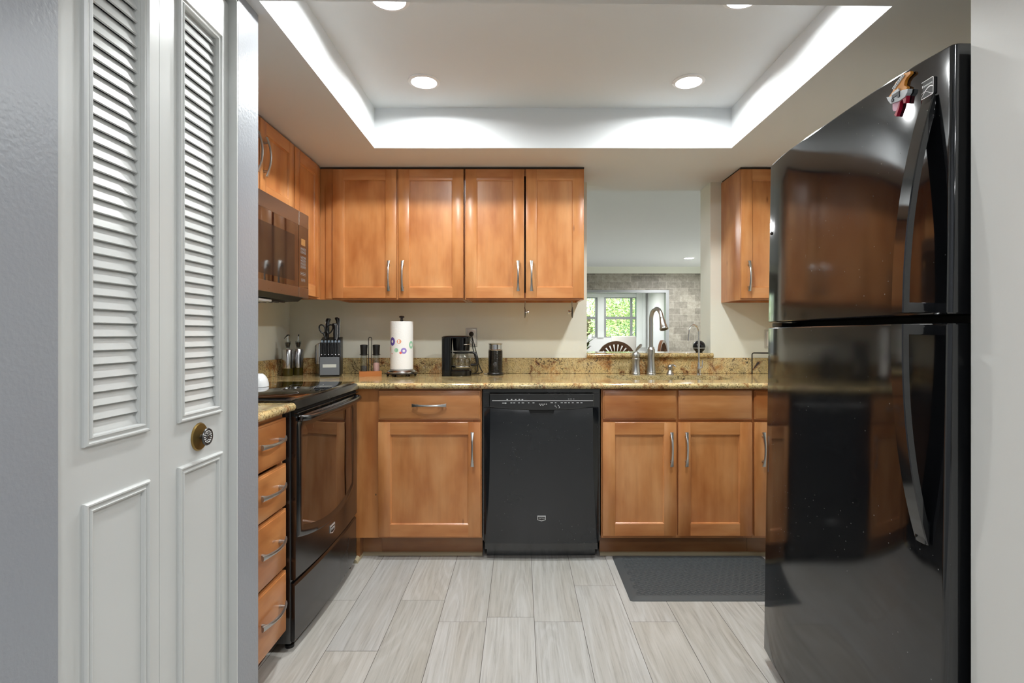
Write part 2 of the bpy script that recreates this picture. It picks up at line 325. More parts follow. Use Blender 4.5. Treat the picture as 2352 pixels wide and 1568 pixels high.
# hall wall holding the closet: plane X=-.80, opening Y .930-1.542
WX, DX = -.80, -.824
b = MB(); b.box(-.95, WX, -4.9, .942, 0, ZW); b.box(-.95, WX, 1.5425, 1.661, 0, ZW); b.box(-.95, WX, .942, 1.5425, 2.115, ZW)
b.box(-1.6, -.95, 1.60, 1.661, 0, ZW); b.box(-1.6, -1.5, .8, 1.60, 0, ZW); b.box(-1.6, -.95, .80, .86, 0, ZW)
struct(b.build('wall_closet', 'grey', smooth=0))
b = MB(); b.box(-.87, -.8005, 1.538, 1.5455, 0, 2.115); b.box(-.87, -.8005, .942, 1.5425, 2.105, 2.118)
struct(b.build('trim_closet', 'door', smooth=0))
b = MB(); b.box(.915, 1.05, -4.9, 1.105, 0, ZW); b.box(1.05, 1.85, 1.04, 1.105, 0, ZW); struct(b.build('wall_partition', 'wallr', smooth=0))
b = MB(); b.box(-1.0, 1.1, -5.0, -4.9, 0, ZW); struct(b.build('wall_hall', 'wallr', smooth=0))
# dining room: side walls, far wall with tile, bay beyond it
DY = 9.6
b = MB(); b.box(-2.95, -2.8, WB0, DY + .1, 0, ZW); b.box(3.4, 3.55, WB0, DY + .1, 0, ZW); struct(b.build('wall_dining', 'wall', smooth=0))
OX0, OX1, OZ = -.4, 2.585, 1.916
b = MB(); b.box(-2.8, OX0, DY, DY + .10, 0, 2.24); b.box(OX1, 3.4, DY, DY + .10, 0, 2.24); b.box(OX0, OX1, DY, DY + .10, OZ, 2.24)
struct(b.build('wall_tile', 'tile', smooth=0))
b = MB(); b.box(-2.8, 3.4, DY - .003, DY + .1, 2.24, ZW); struct(b.build('wall_frieze', 'wall', smooth=0))
b = MB()                                         # pale edging around the tiled opening
b.box(OX1 - .02, OX1 + .035, DY - .012, DY + .11, 0, OZ + .03); b.box(OX0, OX1 - .02, DY - .012, DY + .11, OZ - .015, OZ + .03)
struct(b.build('trim_opening', 'frame', smooth=0))
BY = 11.2
b = MB(); b.box(OX1 + .02, OX1 + .15, DY + .1, BY + .1, 0, 2.2); b.box(-.55, OX0, DY + .1, BY + .1, 0, 2.2); b.box(-.55, OX1 + .15, DY + .1, BY + .1, 2.05, 2.2)
struct(b.build('wall_bay', 'stucco', smooth=0))
b = MB()                                         # wall under and beside the windows
b.box(OX0, OX1 + .02, BY, BY + .1, 0, 1.10); b.box(OX0, OX1 + .02, BY, BY + .1, 1.995, 2.05); b.box(2.50, OX1 + .02, BY, BY + .1, 1.10, 1.995)
struct(b.build('wall_window', 'stucco', smooth=0))
b = MB()                                         # white pilaster strips in the bay corner
b.box(2.385, 2.50, BY - .05, BY + .1, .9, 2.02); b.box(2.50, 2.56, BY - .09, BY + .02, .9, 2.02)
struct(b.build('trim_bay', 'vinyl', smooth=0))
def window(n, x0, x1, post, bar=None):
    r = bpy.data.objects.new('window_%d' % n, None); C.objects.link(r); r.location = (x0, BY, 1.10); struct(r); w_ = x1 - x0
    f = MB(); f.box(0, .045, 0, .06, 0, .84, 0); f.box(w_ - .045, w_, 0, .06, 0, .84, 0); f.box(.045, w_ - .045, 0, .06, .81, .84, 0); f.box(.045, w_ - .045, 0, .06, 0, .02, 0)
    f.box(.045, w_ - .045, 0.005, .05, .38, .43, 0)
    if bar: f.box(bar, bar + .045, -.005, .055, 0.02, .81, 0)
    f.build('window_frame', 'frame', r, 0)
    p = MB(); p.box(.045, w_ - .045, .03, .034, .02, .81); p.build('pane', 'pane', r, 0)
    t = MB(); t.box(-.05, w_ + .05, -.04, .02, .825, .895); t.build('blind_cassette', 'blind', r, 0)
    if post:
        q = MB(); q.box(w_, w_ + post, -.03, .1, -.0, .895); q.build('mullion_post', 'vinyl', r, 0)
window(1, .95, 1.585, .135); window(2, 1.72, 2.43, 0, .545); window(3, .1, .85, .1)
# ---------------------------------------------------------------- closet bifold door
def moulding(b, x0, x1, z0, z1, prof, m=0, T=None):
    rings = []
    for d, y in prof: rings.append([(x0 + d, y, z0 + d), (x1 - d, y, z0 + d), (x1 - d, y, z1 - d), (x0 + d, y, z1 - d)])
    b.loft(rings, m, cap=False, T=T)
BEAD = [(0, .001), (0, -.005), (.003, -.009), (.006, -.009), (.009, -.004), (.013, -.004), (.016, -.008), (.019, -.007), (.021, .001)]
dr = bpy.data.objects.new('door_1', None); C.objects.link(dr); dr.location = (DX, .9446, 0); dr.rotation_euler = (0, 0, R(90)); struct(dr, 'white louvred bifold closet door')
def leaf(xa, xb, oa, ob, ma, mb_):
    b = MB(); zt, zb, za = 2.095, .015, .968
    for q in ((xa, oa, zb, zt), (ob, xb, zb, zt), (oa, ob, zb, za), (oa, ob, 1.965, zt)):
        b.box(q[0], q[1], 0, .03, q[2], q[3])
    z = za + .002
    while z < 1.965:
        pts = [(.003, z), (.0065, z - .0015), (.0160, z + .0255), (.0125, z + .027)]
        b.prism([(p[0], p[1]) for p in pts], 'x', oa - .001, ob + .001); z += .0271
    moulding(b, ma, mb_, .950, 1.985, BEAD); moulding(b, ma, mb_, .10, .843, BEAD)
    return b.build('door_panel', 'door', dr, 20)
leaf(.001, .2972, .098, .2325, .0775, .2585)
leaf(.2987, .5965, .381, .531, .362, .551)
kn = bpy.data.objects.new('door_knob', None); C.objects.link(kn); kn.parent = dr; kn.location = (.452, 0, .901); kn.rotation_euler = (R(90), 0, 0)
b = MB(); b.lathe([(.036, 0), (.036, .001), (.033, .004), (.0, .005)], seg=36); b.build('backplate', 'brass', kn)
b = MB(); b.lathe([(.006, .003), (.0055, .012), (.010, .016), (.021, .018), (.0225, .021), (.021, .024), (.018, .0235), (.017, .022), (.006, .0225), (.004, .025), (0, .026)], seg=36, m=0)
for k in range(16):
    a = 2 * math.pi * k / 16; b.sphere((.0145 * math.cos(a), .0145 * math.sin(a), .0228), .0022, 1, seg=8)
    if k % 2: b.sphere((.0095 * math.cos(a), .0095 * math.sin(a), .0228), .0018, 1, seg=8)
b.build('knob', ['pewter', 'nickel'], kn)
# ---------------------------------------------------------------- cabinets (local frame: x along the run, front at y=0 facing -y)
def bow_mesh(L=.176, bow=.018):
    b = MB(); n = 16; rings = []
    for i in range(n + 1):
        t = -1 + 2 * i / n; z = t * L / 2; y = -(.013 + bow * (1 - t * t)); wd = .0052 + .0045 * abs(t) ** 3; th = .0032
        rings.append([(-wd, y + th * .3, z), (-wd * .8, y - th, z), (0, y - th * 1.5, z), (wd * .8, y - th, z), (wd, y + th * .3, z), (wd * .7, y + th, z), (-wd * .7, y + th, z)])
    b.loft(rings, 0)
    for s_ in (-1, 1): b.tube([(0, 0, s_ * .064), (0, -.013 - bow * (1 - (.064 / L * 2) ** 2), s_ * .064)], [.006, .0048], 12)
    return b
hb = bow_mesh(); h_proto = hb.build('handle', 'nickel'); h_mesh = h_proto.data; bpy.data.objects.remove(h_proto)
def handle(parent, x, z, horiz=False, y=-.02):
    o = bpy.data.objects.new('handle', h_mesh); C.objects.link(o); o.parent = parent; o.location = (x, y, z)
    if horiz: o.rotation_euler = (0, R(90), 0)
    return o
def shaker(parent, x0, x1, z0, z1, hx=None, hz=None, st=.063, rail=.063):
    b = MB()
    for q in ((x0, x0 + st), (x1 - st, x1)): b.box(q[0], q[1], -.02, -.001, z0, z1, 0, .0022)
    for q in ((z0, z0 + rail), (z1 - rail, z1)): b.box(x0 + st - .001, x1 - st + .001, -.0197, -.001, q[0], q[1], 1, .0012, 1)
    b.box(x0 + st - .002, x1 - st + .002, -.011, -.003, z0 + rail - .002, z1 - rail + .002, 0)
    moulding(b, x0 + st - .001, x1 - st + .001, z0 + rail - .001, z1 - rail + .001, [(0, -.017), (.003, -.0165), (.006, -.0125), (.006, -.010)])
    d = b.build('door', ['wood', 'woodx'], parent, 30)
    if hx is not None: handle(d, hx, hz)
    return d
def slab(parent, x0, x1, z0, z1, name='drawer_front', h=True):
    b = MB(); b.box(x0, x1, -.0165, -.001, z0, z1, 0, .003); b.box(x0 + .007, x1 - .007, -.02, -.008, z0 + .007, z1 - .007, 0, .003)
    d = b.build(name, 'woodx', parent, 30)
    if h: handle(d, (x0 + x1) / 2, (z0 + z1) / 2, True)
    return d
def carcass(parent, w_, z0, z1, depth, frame=(), bottom=True, mid=None):
    b = MB(); t = .018
    b.box(0, t, 0, depth, z0, z1); b.box(w_ - t, w_, 0, depth, z0, z1); b.box(t, w_ - t, depth - .01, depth, z0, z1)
    if bottom: b.box(t, w_ - t, .02, depth - .01, z0 + .012, z0 + .03)
    b.box(t, .045, 0, .02, z0, z1); b.box(w_ - .045, w_ - t, 0, .02, z0, z1)
    for zz in [(z0, z0 + .04), (z1 - .04, z1)] + list(frame): b.box(.045, w_ - .045, 0, .02, zz[0], zz[1], 1)
    if mid: b.box(mid - .02, mid + .02, -.0008, .019, z0, z1)
    return b.build('carcass', ['wood', 'woodx'], parent, 0)
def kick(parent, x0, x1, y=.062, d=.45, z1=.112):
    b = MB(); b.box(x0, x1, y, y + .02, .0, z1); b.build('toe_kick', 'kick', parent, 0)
YF = 2.816
# base run along the back wall
t = thing('corner_base_cabinet', 'plain wooden corner base panel with a small dark knot beside the black range', 'cabinet', (-1.46, YF, 0))
b = MB(); b.box(0, .729, 0, .02, .112, .884); b.box(.60, .729, .02, .6, .112, .884); b.sphere((.713, .0005, .335), .005, 1, (.7, .25, 1.2), 10); b.build('carcass', ['wood', 'bark'], t, 30)
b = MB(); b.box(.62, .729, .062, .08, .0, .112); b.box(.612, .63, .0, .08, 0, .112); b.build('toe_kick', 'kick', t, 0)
t = thing('base_cabinet', 'wooden base cabinet with one drawer over one door, left of the dishwasher', 'cabinet', (-.7305, YF, 0))
W1 = .7305 - .199; carcass(t, W1, .112, .884, .62, [(.702, .738)]); kick(t, 0, W1)
slab(t, .001, W1 - .005, .7255, .875); shaker(t, -.001, W1 - .005, .124, .7115, W1 - .046, .575)
t = thing('sink_base_cabinet', 'wide wooden sink base cabinet with two doors and two plain false drawer fronts', 'cabinet', (.419, YF, 0))
W2 = .7785; carcass(t, W2, .112, .884, .62, [(.702, .738)], True, .389); kick(t, 0, W2)
slab(t, .005, .385, .7255, .876, 'false_drawer_front', False); slab(t, .395, .7735, .7255, .876, 'false_drawer_front', False)
shaker(t, .005, .383, .128, .7115, .356, .575); shaker(t, .393, .7735, .128, .7115, .433, .575)
t = thing('base_cabinet', 'narrow wooden base cabinet mostly hidden behind the black refrigerator', 'cabinet', (1.1985, YF, 0))
W3 = .455; carcass(t, W3, .112, .884, .62, [(.702, .738)]); kick(t, 0, W3)
slab(t, .006, W3 - .005, .7255, .876); shaker(t, .006, W3 - .005, .128, .7115, .048, .575)
# drawer base on the left, nearest the camera
t = thing('drawer_base_cabinet', 'wooden base cabinet of four stacked drawers with curved grey pulls', 'cabinet', (-.86, 1.668, 0), R(90))
WD = .298; carcass(t, WD, .095, .884, .58); kick(t, 0, WD, .06)
for za, zb in ((.7134, .866), (.549, .7009), (.3297, .5396), (.098, .317)):
    d = slab(t, .004, WD - .005, za, zb, 'drawer_front', False)
    handle(d, .166, (za + zb) / 2 + .008, True)
# uppers along the back wall: door fronts at Y=3.157
YU = 3.177
def upper(x0, x1, splits, label, hs, z0=1.372, z1=2.128, dz=0):
    t = thing('wall_cabinet', label, 'cabinet', (x0, YU, 0)); W_ = x1 - x0
    carcass(t, W_, z0 - .006, z1, .298, (), True, .380 if x0 < -1 else None)
    for (a, c), hx in zip(splits, hs): shaker(t, a - x0, c - x0, z0 + .002 + dz, z1 - .006, hx - x0 if hx is not None else None, 1.502)
    return t
upper(-1.0925, -.326, [(-1.0905, -.7195), (-.7075, -.331)], 'two-door wooden wall cabinet above the knife block and paper towel roll', [-.761, -.681])
upper(-.322, .372, [(-.317, .0225), (.0325, .369)], 'two-door wooden wall cabinet beside the pass-through, above the coffee maker', [-.0125, .065])
upper(1.283, 1.657, [(1.2835, 1.654)], 'single-door wooden wall cabinet right of the pass-through', [1.325])
t = thing('corner_wall_filler', 'recessed wooden corner panel joining the two runs of wall cabinets', 'cabinet panel', (-1.145, YU, 0))
b = MB(); b.box(-.022, .051, -.004, .02, 1.366, 2.128, 0); b.box(.012, .051, -.010, -.004, 1.372, 2.04, 0, .001); b.build('panel', 'wood', t, 30)
# uppers on the left wall: door fronts at X=-1.145
t = thing('wall_cabinet', 'short two-door wooden wall cabinet above the microwave', 'cabinet', (-1.165, 2.0, 0), R(90))
carcass(t, .763, 1.766, 2.128, .305); shaker(t, .004, .389, 1.772, 2.122, .352, 1.955, .06, .06); shaker(t, .397, .759, 1.772, 2.122, .432, 1.955, .06, .06)
t = thing('wall_cabinet', 'tall single-door wooden wall cabinet in the corner beside the microwave', 'cabinet', (-1.165, 2.7665, 0), R(90))
carcass(t, .40, 1.366, 2.128, .305); shaker(t, .004, .338, 1.374, 2.122, None, None)
b = MB()                                         # dark strip painting the shaded gap between cabinet tops and soffit
b.box(-1.165, .372, 3.17, 3.46, 2.1285, 2.1365); b.box(-1.46, -1.17, 2.0, 3.165, 2.1285, 2.1365); b.box(1.284, 1.655, 3.17, 3.46, 2.1285, 2.1365)
struct(b.build('trim_gap_shade', 'gapshade', smooth=0))
b = MB()                                         # quarter round along the toe kicks
def qr(b, p0, p1, axis, r=.016):
    arc = [(0, 0)] + [(r * math.cos(R(a)), r * math.sin(R(a))) for a in range(0, 91, 15)]
    if axis == 'x': b.prism([(p0[1] - q[0], q[1]) for q in arc], 'x', p0[0], p1[0])
    else: b.prism([(p0[0] + q[0], q[1]) for q in arc], 'y', p0[1], p1[1])
qr(b, (-.83, YF + .062), (-.2, 0), 'x'); qr(b, (.419, YF + .062), (1.65, 0), 'x'); qr(b, (-.846, 2.765), (0, 2.872), 'y', .02)
struct(b.build('baseboard_kick', 'round', smooth=40))
# ---------------------------------------------------------------- granite
CT, CB = .915, .885
SX0, SX1, SY0, SY1 = .505, 1.185, 2.985, 3.300
t = thing('countertop', 'long speckled gold granite countertop along the back wall with sink cutout', 'countertop', (0, 0, 0))
b = MB(); yf = 2.768
prof = [(yf + .03, CB)] + [(yf + .015 - .015 * math.sin(R(a)), .9 - .015 * math.cos(R(a))) for a in range(0, 181, 20)] + [(yf + .03, CT)]
b.prism(prof, 'x', -1.473, 1.662)
b.box(-1.473, 1.662, yf + .03, SY0 - .06, CB, CT); b.box(-1.473, 1.662, SY1 + .06, 3.48, CB, CT)
b.box(-1.473, SX0 - .06, SY0 - .06, SY1 + .06, CB, CT); b.box(SX1 + .06, 1.662, SY0 - .06, SY1 + .06, CB, CT)
hole = rrect(SX0, SX1, SY0, SY1, .09, 8); cx, cy = (SX0 + SX1) / 2, (SY0 + SY1) / 2; hx, hy = (SX1 - SX0) / 2, (SY1 - SY0) / 2
def out(p):
    dx, dy = (p[0] - cx) / hx, (p[1] - cy) / hy; k = max(abs(dx), abs(dy)); return (cx + dx / k * (hx + .06), cy + dy / k * (hy + .06))
O = [out(p) for p in hole]
b.loft([[(p[0], p[1], CT) for p in O], [(p[0], p[1], CT) for p in hole], [(p[0], p[1], CB) for p in hole], [(p[0], p[1], CB) for p in O]], cap=False)
b.build('slab', 'granite', t, 40)
t = thing('kitchen_sink', 'undermount sink basin below the granite cutout in front of the faucet', 'sink', (cx, cy, 0))
b = MB(); rr = lambda d, r, z: [(p[0], p[1], z) for p in rrect(-hx - d, hx + d, -hy - d, hy + d, r, 8)]
b.loft([rr(.010, .1, .8845), rr(.006, .095, .8845), rr(.004, .095, .72), rr(-.02, .08, .70)], cap=False); b.face(rr(-.02, .08, .70)); b.build('basin', 'steel', t, 40)
b = MB(); b.lathe([(.045, .7005), (.045, .703), (.03, .702), (0, .7015)]); b.build('drain', 'chrome', t)
t = thing('countertop', 'short speckled granite countertop corner above the stack of drawers', 'countertop', (0, 0, 0))
b = MB(); xf = -.815
prof = [(xf - .03, CB)] + [(xf - .015 + .015 * math.sin(R(a)), .9 - .015 * math.cos(R(a))) for a in range(0, 181, 20)] + [(xf - .03, CT)]
b.prism([(p[0], p[1]) for p in prof], 'y', 1.665, 1.978); b.box(-1.473, xf - .03, 1.665, 1.978, CB, CT); b.build('slab', 'granite', t, 40)
t = thing('backsplash', 'low granite backsplash along the back wall behind the faucet and coffee maker', 'backsplash', (0, 0, 0))
b = MB(); b.box(-1.455, 1.663, 3.460, 3.4815, CT + .0005, 1.0145, 0, .001, 1); b.build('slab', 'granite', t, 0)
t = thing('backsplash', 'low granite backsplash on the left wall beside the oil bottles', 'backsplash', (0, 0, 0))
b = MB(); b.box(-1.4745, -1.456, 2.775, 3.4815, CT + .0005, 1.0145, 0, .001, 1); b.build('slab', 'granite', t, 0)
t = thing('granite_ledge', 'granite ledge lying in the pass-through opening behind the faucet', 'ledge', (0, 0, 0))
b = MB(); prof = [(3.46, 1.0155)] + [(3.452 - .015 * math.sin(R(a)), 1.031 - .0155 * math.cos(R(a))) for a in range(0, 181, 20)] + [(3.46, 1.0465)]
b.prism(prof, 'x', .421, 1.222); b.box(.428, 1.215, 3.46, 3.75, 1.0155, 1.0465); b.build('slab', 'granite', t, 40)
# ---------------------------------------------------------------- kitchen range
def shield(b, cx, cz, w_, h_, y, m0, m1, word, T=None, flip=False):
    out_ = [(-.5, .5), (.5, .5), (.5, -.28), (0, -.5), (-.5, -.28)]; inn = [(-.43, .32), (.43, .32), (.43, -.2), (0, -.36), (-.43, -.2)]
    TT = T or Matrix.Identity(4)
    b.prism([(cx + p[0] * w_, cz + p[1] * h_) for p in out_], 'y', y, y + .002, m0, TT)
    b.prism([(cx + p[0] * w_, cz + p[1] * h_) for p in inn], 'y', y - .0006, y, m1, TT)
    b.text(word, h_ * .36, TT @ Matrix.Translation((cx, y - .001, cz + h_ * .05)) @ Matrix.Rotation(R(90), 4, 'X') @ Matrix.Scale(w_ / h_ * .5, 4, (1, 0, 0)), m0)
RY = 1.990
t = thing('kitchen_range', 'black glass-top electric range with oven door set between the granite counters', 'stove', (-.84, RY, 0), R(90))
W = .757
b = MB(); b.box(0, W, .0, .595, .03, .905, 0, .004); b.box(.006, W - .006, -.012, .0, .862, .888, 1); b.build('body', ['black', 'void'], t, 30)
b = MB(); b.box(-.002, W + .002, -.004, .615, .9155, .926, 0, .003)
def ring(cx, cy, r):
    q = [(cx + r * math.cos(R(a)), cy + r * math.sin(R(a)), .9262) for a in range(0, 360, 8)]; q2 = [(cx + (r - .002) * math.cos(R(a)), cy + (r - .002) * math.sin(R(a)), .9262) for a in range(0, 360, 8)]
    b.loft([q, q2], 1, cap=False)
for q in ((.2, .16, .10), (.2, .43, .075), (.56, .16, .075), (.56, .43, .115), (.56, .43, .075)): ring(*q)
b.build('cooktop', ['glassblk', 'greymark'], t, 30)
b = MB(); b.prism([(.0, .9154), (-.004, .9175), (-.014, .916), (-.024, .890), (-.018, .886), (0, .887)], 'x', 0, W); b.build('front_trim', 'black', t, 30)
b = MB(); b.box(.004, W - .004, -.026, -.012, .872, .8765, 0, .0015)
for k in range(34): b.box(.05 + k * .0195, .062 + k * .0195, -.0135, -.012, .865, .870, 0)
b.build('vent_trim', 'black', t, 30)
def fy(x): s_ = 2 * x / W - 1; return -.016 - .018 * (1 - s_ ** 2)
door = None
b = MB(); n = 24; rings = []
for i in range(n + 1):
    x = .006 + (W - .012) * i / n; y = fy(x); rings.append([(x, y + .004, .262), (x, y, .268), (x, y, .856), (x, y + .006, .862), (x, 0, .862), (x, 0, .262)])
b.loft(rings); door = b.build('oven_door', 'black', t, 25)
def wout(d):
    x0_, x1_, z1_, zc = .052 + d, .635 - d, .818 - d, .452 + d; r = .03; pts = []
    for i in range(9): a = R(90 + 90 * i / 8); pts.append((x0_ + r + r * math.cos(a), z1_ - r + r * math.sin(a)))
    pts = pts[::1]
    for i in range(25): s_ = i / 24; pts.append((x0_ + (x1_ - x0_) * s_, zc - .045 * (1 - (2 * s_ - 1) ** 2)))
    for i in range(9): a = R(0 + 90 * i / 8); pts.append((x1_ - r + r * math.cos(a), z1_ - r + r * math.sin(a)))
    for i in range(1, 24): s_ = i / 24; pts.append((x1_ - r + (x0_ - x1_ + 2 * r) * s_, z1_))
    return pts
P = [wout(d) for d in (-.036, -.030, -.012, 0)]; OFF = [-.0005, -.006, -.006, -.002]
b = MB(); b.loft([[(p[0], fy(p[0]) + o, p[1]) for p in q] for q, o in zip(P, OFF)], cap=False); b.build('window_surround', 'black', door, 40)
b = MB(); q = P[3]; ctr = (.34, .63); rg = []
for s_ in (1, .75, .5, .25, .02): rg.append([(ctr[0] + (p[0] - ctr[0]) * s_, fy(ctr[0] + (p[0] - ctr[0]) * s_) - .002, ctr[1] + (p[1] - ctr[1]) * s_) for p in q])
b.loft(rg); b.build('oven_window', 'glassblk', door, 40)
b = MB(); rings = []
for i in range(33):
    s_ = i / 32; x = .02 + .717 * s_; e = abs(2 * s_ - 1); y = -.036 - .03 * (1 - e ** 4) + (.02 * max(0, (e - .9) * 10) ** 2)
    rings.append([(x, y + .010 * math.cos(R(a)), .852 + .0115 * math.sin(R(a))) for a in range(0, 360, 30)])
b.loft(rings)
b.box(.02, .05, -.035, fy(.03) + .01, .842, .862, 0, .004); b.box(.707, .737, -.035, fy(.72) + .01, .842, .862, 0, .004); b.build('handle', 'black', door, 40)
b = MB(); shield(b, .343, .332, .056, .038, fy(.343) - .0022, 0, 1, 'MAYTAG'); b.build('badge', ['badge', 'blackm'], door, 0)
b = MB(); rings = []
for i in range(n + 1):
    x = .006 + (W - .012) * i / n; y = fy(x) * .8 + .0; rings.append([(x, y + .003, .036), (x, y, .042), (x, y, .240), (x, y + .006, .249), (x, 0, .249), (x, 0, .036)])
b.loft(rings); b.build('storage_drawer', 'black', t, 25)
for x, y in ((.04, .02), (.717, .02), (.04, .55), (.717, .55)):
    b = MB(); b.lathe([(.016, 0), (.016, .01), (.008, .014), (.008, .034)], (x, y, 0), 16); b.build('foot', 'blackm', t)
# ---------------------------------------------------------------- dishwasher
t = thing('dishwasher', 'black built-in dishwasher under the granite counter between the wooden cabinets', 'dishwasher', (-.1955, 2.795, 0))
W = .609
b = MB(); b.box(0, W, .03, .58, .095, .875); b.box(0.002, W - .002, .012, .03, .862, .883, 0, .002); b.box(.05, W - .05, .1, .58, 0.0, .095); b.build('tub', 'black', t, 0)
b = MB(); rings = []
for z, a in ((.092, .018), (.098, .017), (.30, .028), (.45, .034), (.70, .0365), (.735, .0368), (.765, .037), (.786, .037)):
    k_ = max(0, (z - .68) / .106); q_ = .012 * k_ * k_
    rings.append([(.007, .03, z), (.009, .014, z), (a, .001 + q_, z), (a + .004, -.001 + q_, z), (W / 2, -.006 + q_, z), (W - a - .004, -.001 + q_, z), (W - a, .001 + q_, z), (W - .009, .014, z), (W - .007, .03, z)])
b.loft(rings); door = b.build('door', 'dw', t, 25)
b = MB(); top = []; bot = []; N = 24
for i in range(N + 1):
    s_ = i / N; x = .0365 + (W - .073) * s_; top.append((x, .860)); bot.append((x, .793 - .0155 * (1 - (2 * s_ - 1) ** 2)))
f = top + bot[::-1]
b.loft([[(p[0], .02, p[1]) for p in f], [(p[0], -.010, p[1]) for p in f], [(p[0] + (.004 if p[0] < .05 else -.004 if p[0] > W - .05 else 0), -.0125, p[1] + (-.003 if p[1] > .84 else .003)) for p in f]])
pnl = b.build('control_panel', 'black', t, 30)
b = MB(); y = -.0132
b.box(.052, .568, y, -.0124, .8235, .8265)
random.seed(9)
def lab(x, z, w_, h_): b.box(x, x + w_, y, -.0124, z, z + h_)
for x in (.145, .160, .185, .203, .235, .258): lab(x, .812, random.uniform(.007, .013), .0035)
for x in (.350, .372, .402, .421, .440, .459, .483, .503): lab(x, .8125, random.uniform(.008, .013), .0035)
lab(.103, .811, .016, .003); b.prism([(.119, .8085), (.1265, .8125), (.119, .8165)], 'y', y, -.0124)
for x in (.292, .303, .315, .326): lab(x, .806, .006, .003)
for x in (.297, .309): lab(x, .800, .005, .003)
for x in (.125, .147, .168, .187, .202): lab(x, .829, .008, .004)
for x in (.440, .449, .457, .468): lab(x, .832, .003, .003)
b.tube([(.375, y, .803), (.372, y, .797), (.382, y, .792), (.378, y, .788)], .0008, 6); b.tube([(.387, y, .803), (.393, y, .798), (.397, y, .790), (.392, y, .788)], .0008, 6)
b.build('printed_marks', 'whitemark', pnl, 0)
b = MB(); b.prism([(.238, .784), (.372, .784), (.366, .7585), (.246, .7585)], 'y', -.0065, .0, 0); b.prism([(.246, .760), (.366, .760), (.366, .756), (.246, .756)], 'y', -.011, -.002, 1); b.build('grip_pocket_shade', ['void', 'black'], door, 0)  # flat black patch paints the shade of the hand pocket, lip below
b = MB(); shield(b, .3045, .2215, .0425, .028, -.0085, 0, 1, 'MAYTAG'); b.build('badge', ['badge', 'blackm'], door, 0)
b = MB(); b.box(.012, W - .012, .022, .04, .052, .090, 0, .002); b.box(.02, W - .02, .07, .09, .003, .07); b.build('kick_plate', 'black', t, 0)
# ---------------------------------------------------------------- microwave
t = thing('microwave', 'over-the-range microwave with brownish steel bands and dark glass door', 'microwave', (-1.0735, 2.003, 0), R(90))
W = .757
b = MB(); b.box(0, W, .02, .398, 1.345, 1.763, 0); b.build('housing', 'blackm', t, 0)
b = MB(); b.box(.001, .635, .0, .0195, 1.695, 1.763, 0, .001, 1); b.box(.001, .635, .0, .0195, 1.345, 1.393, 0, .001, 1); b.box(.001, .635, .001, .0195, 1.393, 1.695, 1)
d = b.build('door', ['bronze_steel', 'glassblk'], t, 20)
b = MB(); b.box(.06, .587, .0003, .002, 1.42, 1.638); b.build('door_window', pm('smoked_glass', (30, 27, 25), .06), d, 0)
b = MB(); b.box(.639, W, .0, .0195, 1.695, 1.763, 0, .001, 1); b.box(.639, W, .0, .0195, 1.345, 1.393, 0, .001, 1); b.box(.639, W, .001, .0195, 1.393, 1.695, 1); b.box(.6345, .6395, .004, .0195, 1.345, 1.763, 2)
c = b.build('control_panel', ['bronze_steel', 'glassblk', 'steel'], t, 20)
b = MB(); b.box(.665, .715, .0003, .002, 1.602, 1.634, 0); b.build('display', 'orange_display', c, 0)
b = MB()
def key(x0_, x1_, z0_, z1_, e=.0009):
    for q in ((x0_, x1_, z0_, z0_ + e), (x0_, x1_, z1_ - e, z1_), (x0_, x0_ + e, z0_, z1_), (x1_ - e, x1_, z0_, z1_)): b.box(q[0], q[1], .0004, .0012, q[2], q[3])
for rz_, n_, kh in ((1.578, 2, .016), (1.536, 4, .0155)):
    for i in range(n_):
        for j in range(3):
            x = .660 + j * .0215; z = rz_ - i * kh; key(x, x + .019, z, z + .012); b.box(x + .006, x + .013, .0004, .0012, z + .0045, z + .0075)
key(.660, .688, 1.455, 1.470); key(.692, .722, 1.455, 1.470); b.box(.667, .681, .0004, .0012, 1.461, 1.464); b.box(.699, .715, .0004, .0012, 1.461, 1.464); key(.668, .712, 1.425, 1.437); b.box(.675, .687, .0004, .0012, 1.4295, 1.4325); b.box(.693, .705, .0004, .0012, 1.4295, 1.4325)
b.build('keypad', 'greymark', c, 0)
b = MB(); b.prism([(.005, 1.3445), (.03, 1.326), (.36, 1.318), (.385, 1.3445)], 'x', .02, .70)
for k in range(9): b.box(.06, .62, .06 + k * .03, .072 + k * .03, 1.316, 1.322)
b.build('underside_vent', 'blackm', t, 0)
b = MB(); b.box(.33, .45, .045, .10, 1.309, 1.322, 0, .005); b.build('cooktop_lamp', 'bowl', t, 30)
# ---------------------------------------------------------------- refrigerator
W = .830
t = thing('refrigerator', 'tall glossy black top-freezer refrigerator with long slanted door handles', 'refrigerator', (.874, 1.953, 0), R(-90), rx=-.014)
b = MB(); b.box(.004, W - .004, .078, .70, .035, 1.755, 0, .006); b.box(.02, W - .02, .075, .08, .06, 1.74, 1); b.build('cabinet_body', ['blackm', 'void'], t, 30)
def sy(x): s_ = 2 * x / W - 1; return -.024 * (1 - abs(s_) ** 4)
def dprof(n=60):
    P = []
    for i in range(n + 1):
        s_ = -1 + 2 * i / n; P.append((W * (s_ + 1) / 2, -.024 * (1 - abs(s_) ** 4)))
    r = .013; y0 = sy(.02); P = [p for p in P if .03 < p[0] < W - .03]
    arc = [(r - r * math.cos(R(a)), y0 + r - r * math.sin(R(a))) for a in range(0, 85, 12)]
    P = arc + P + [(W - p[0], p[1]) for p in arc[::-1]]
    return P + [(W, .070), (0, .070)]
def sy(x): s_ = 2 * x / W - 1; return -.024 * (1 - abs(s_) ** 4)
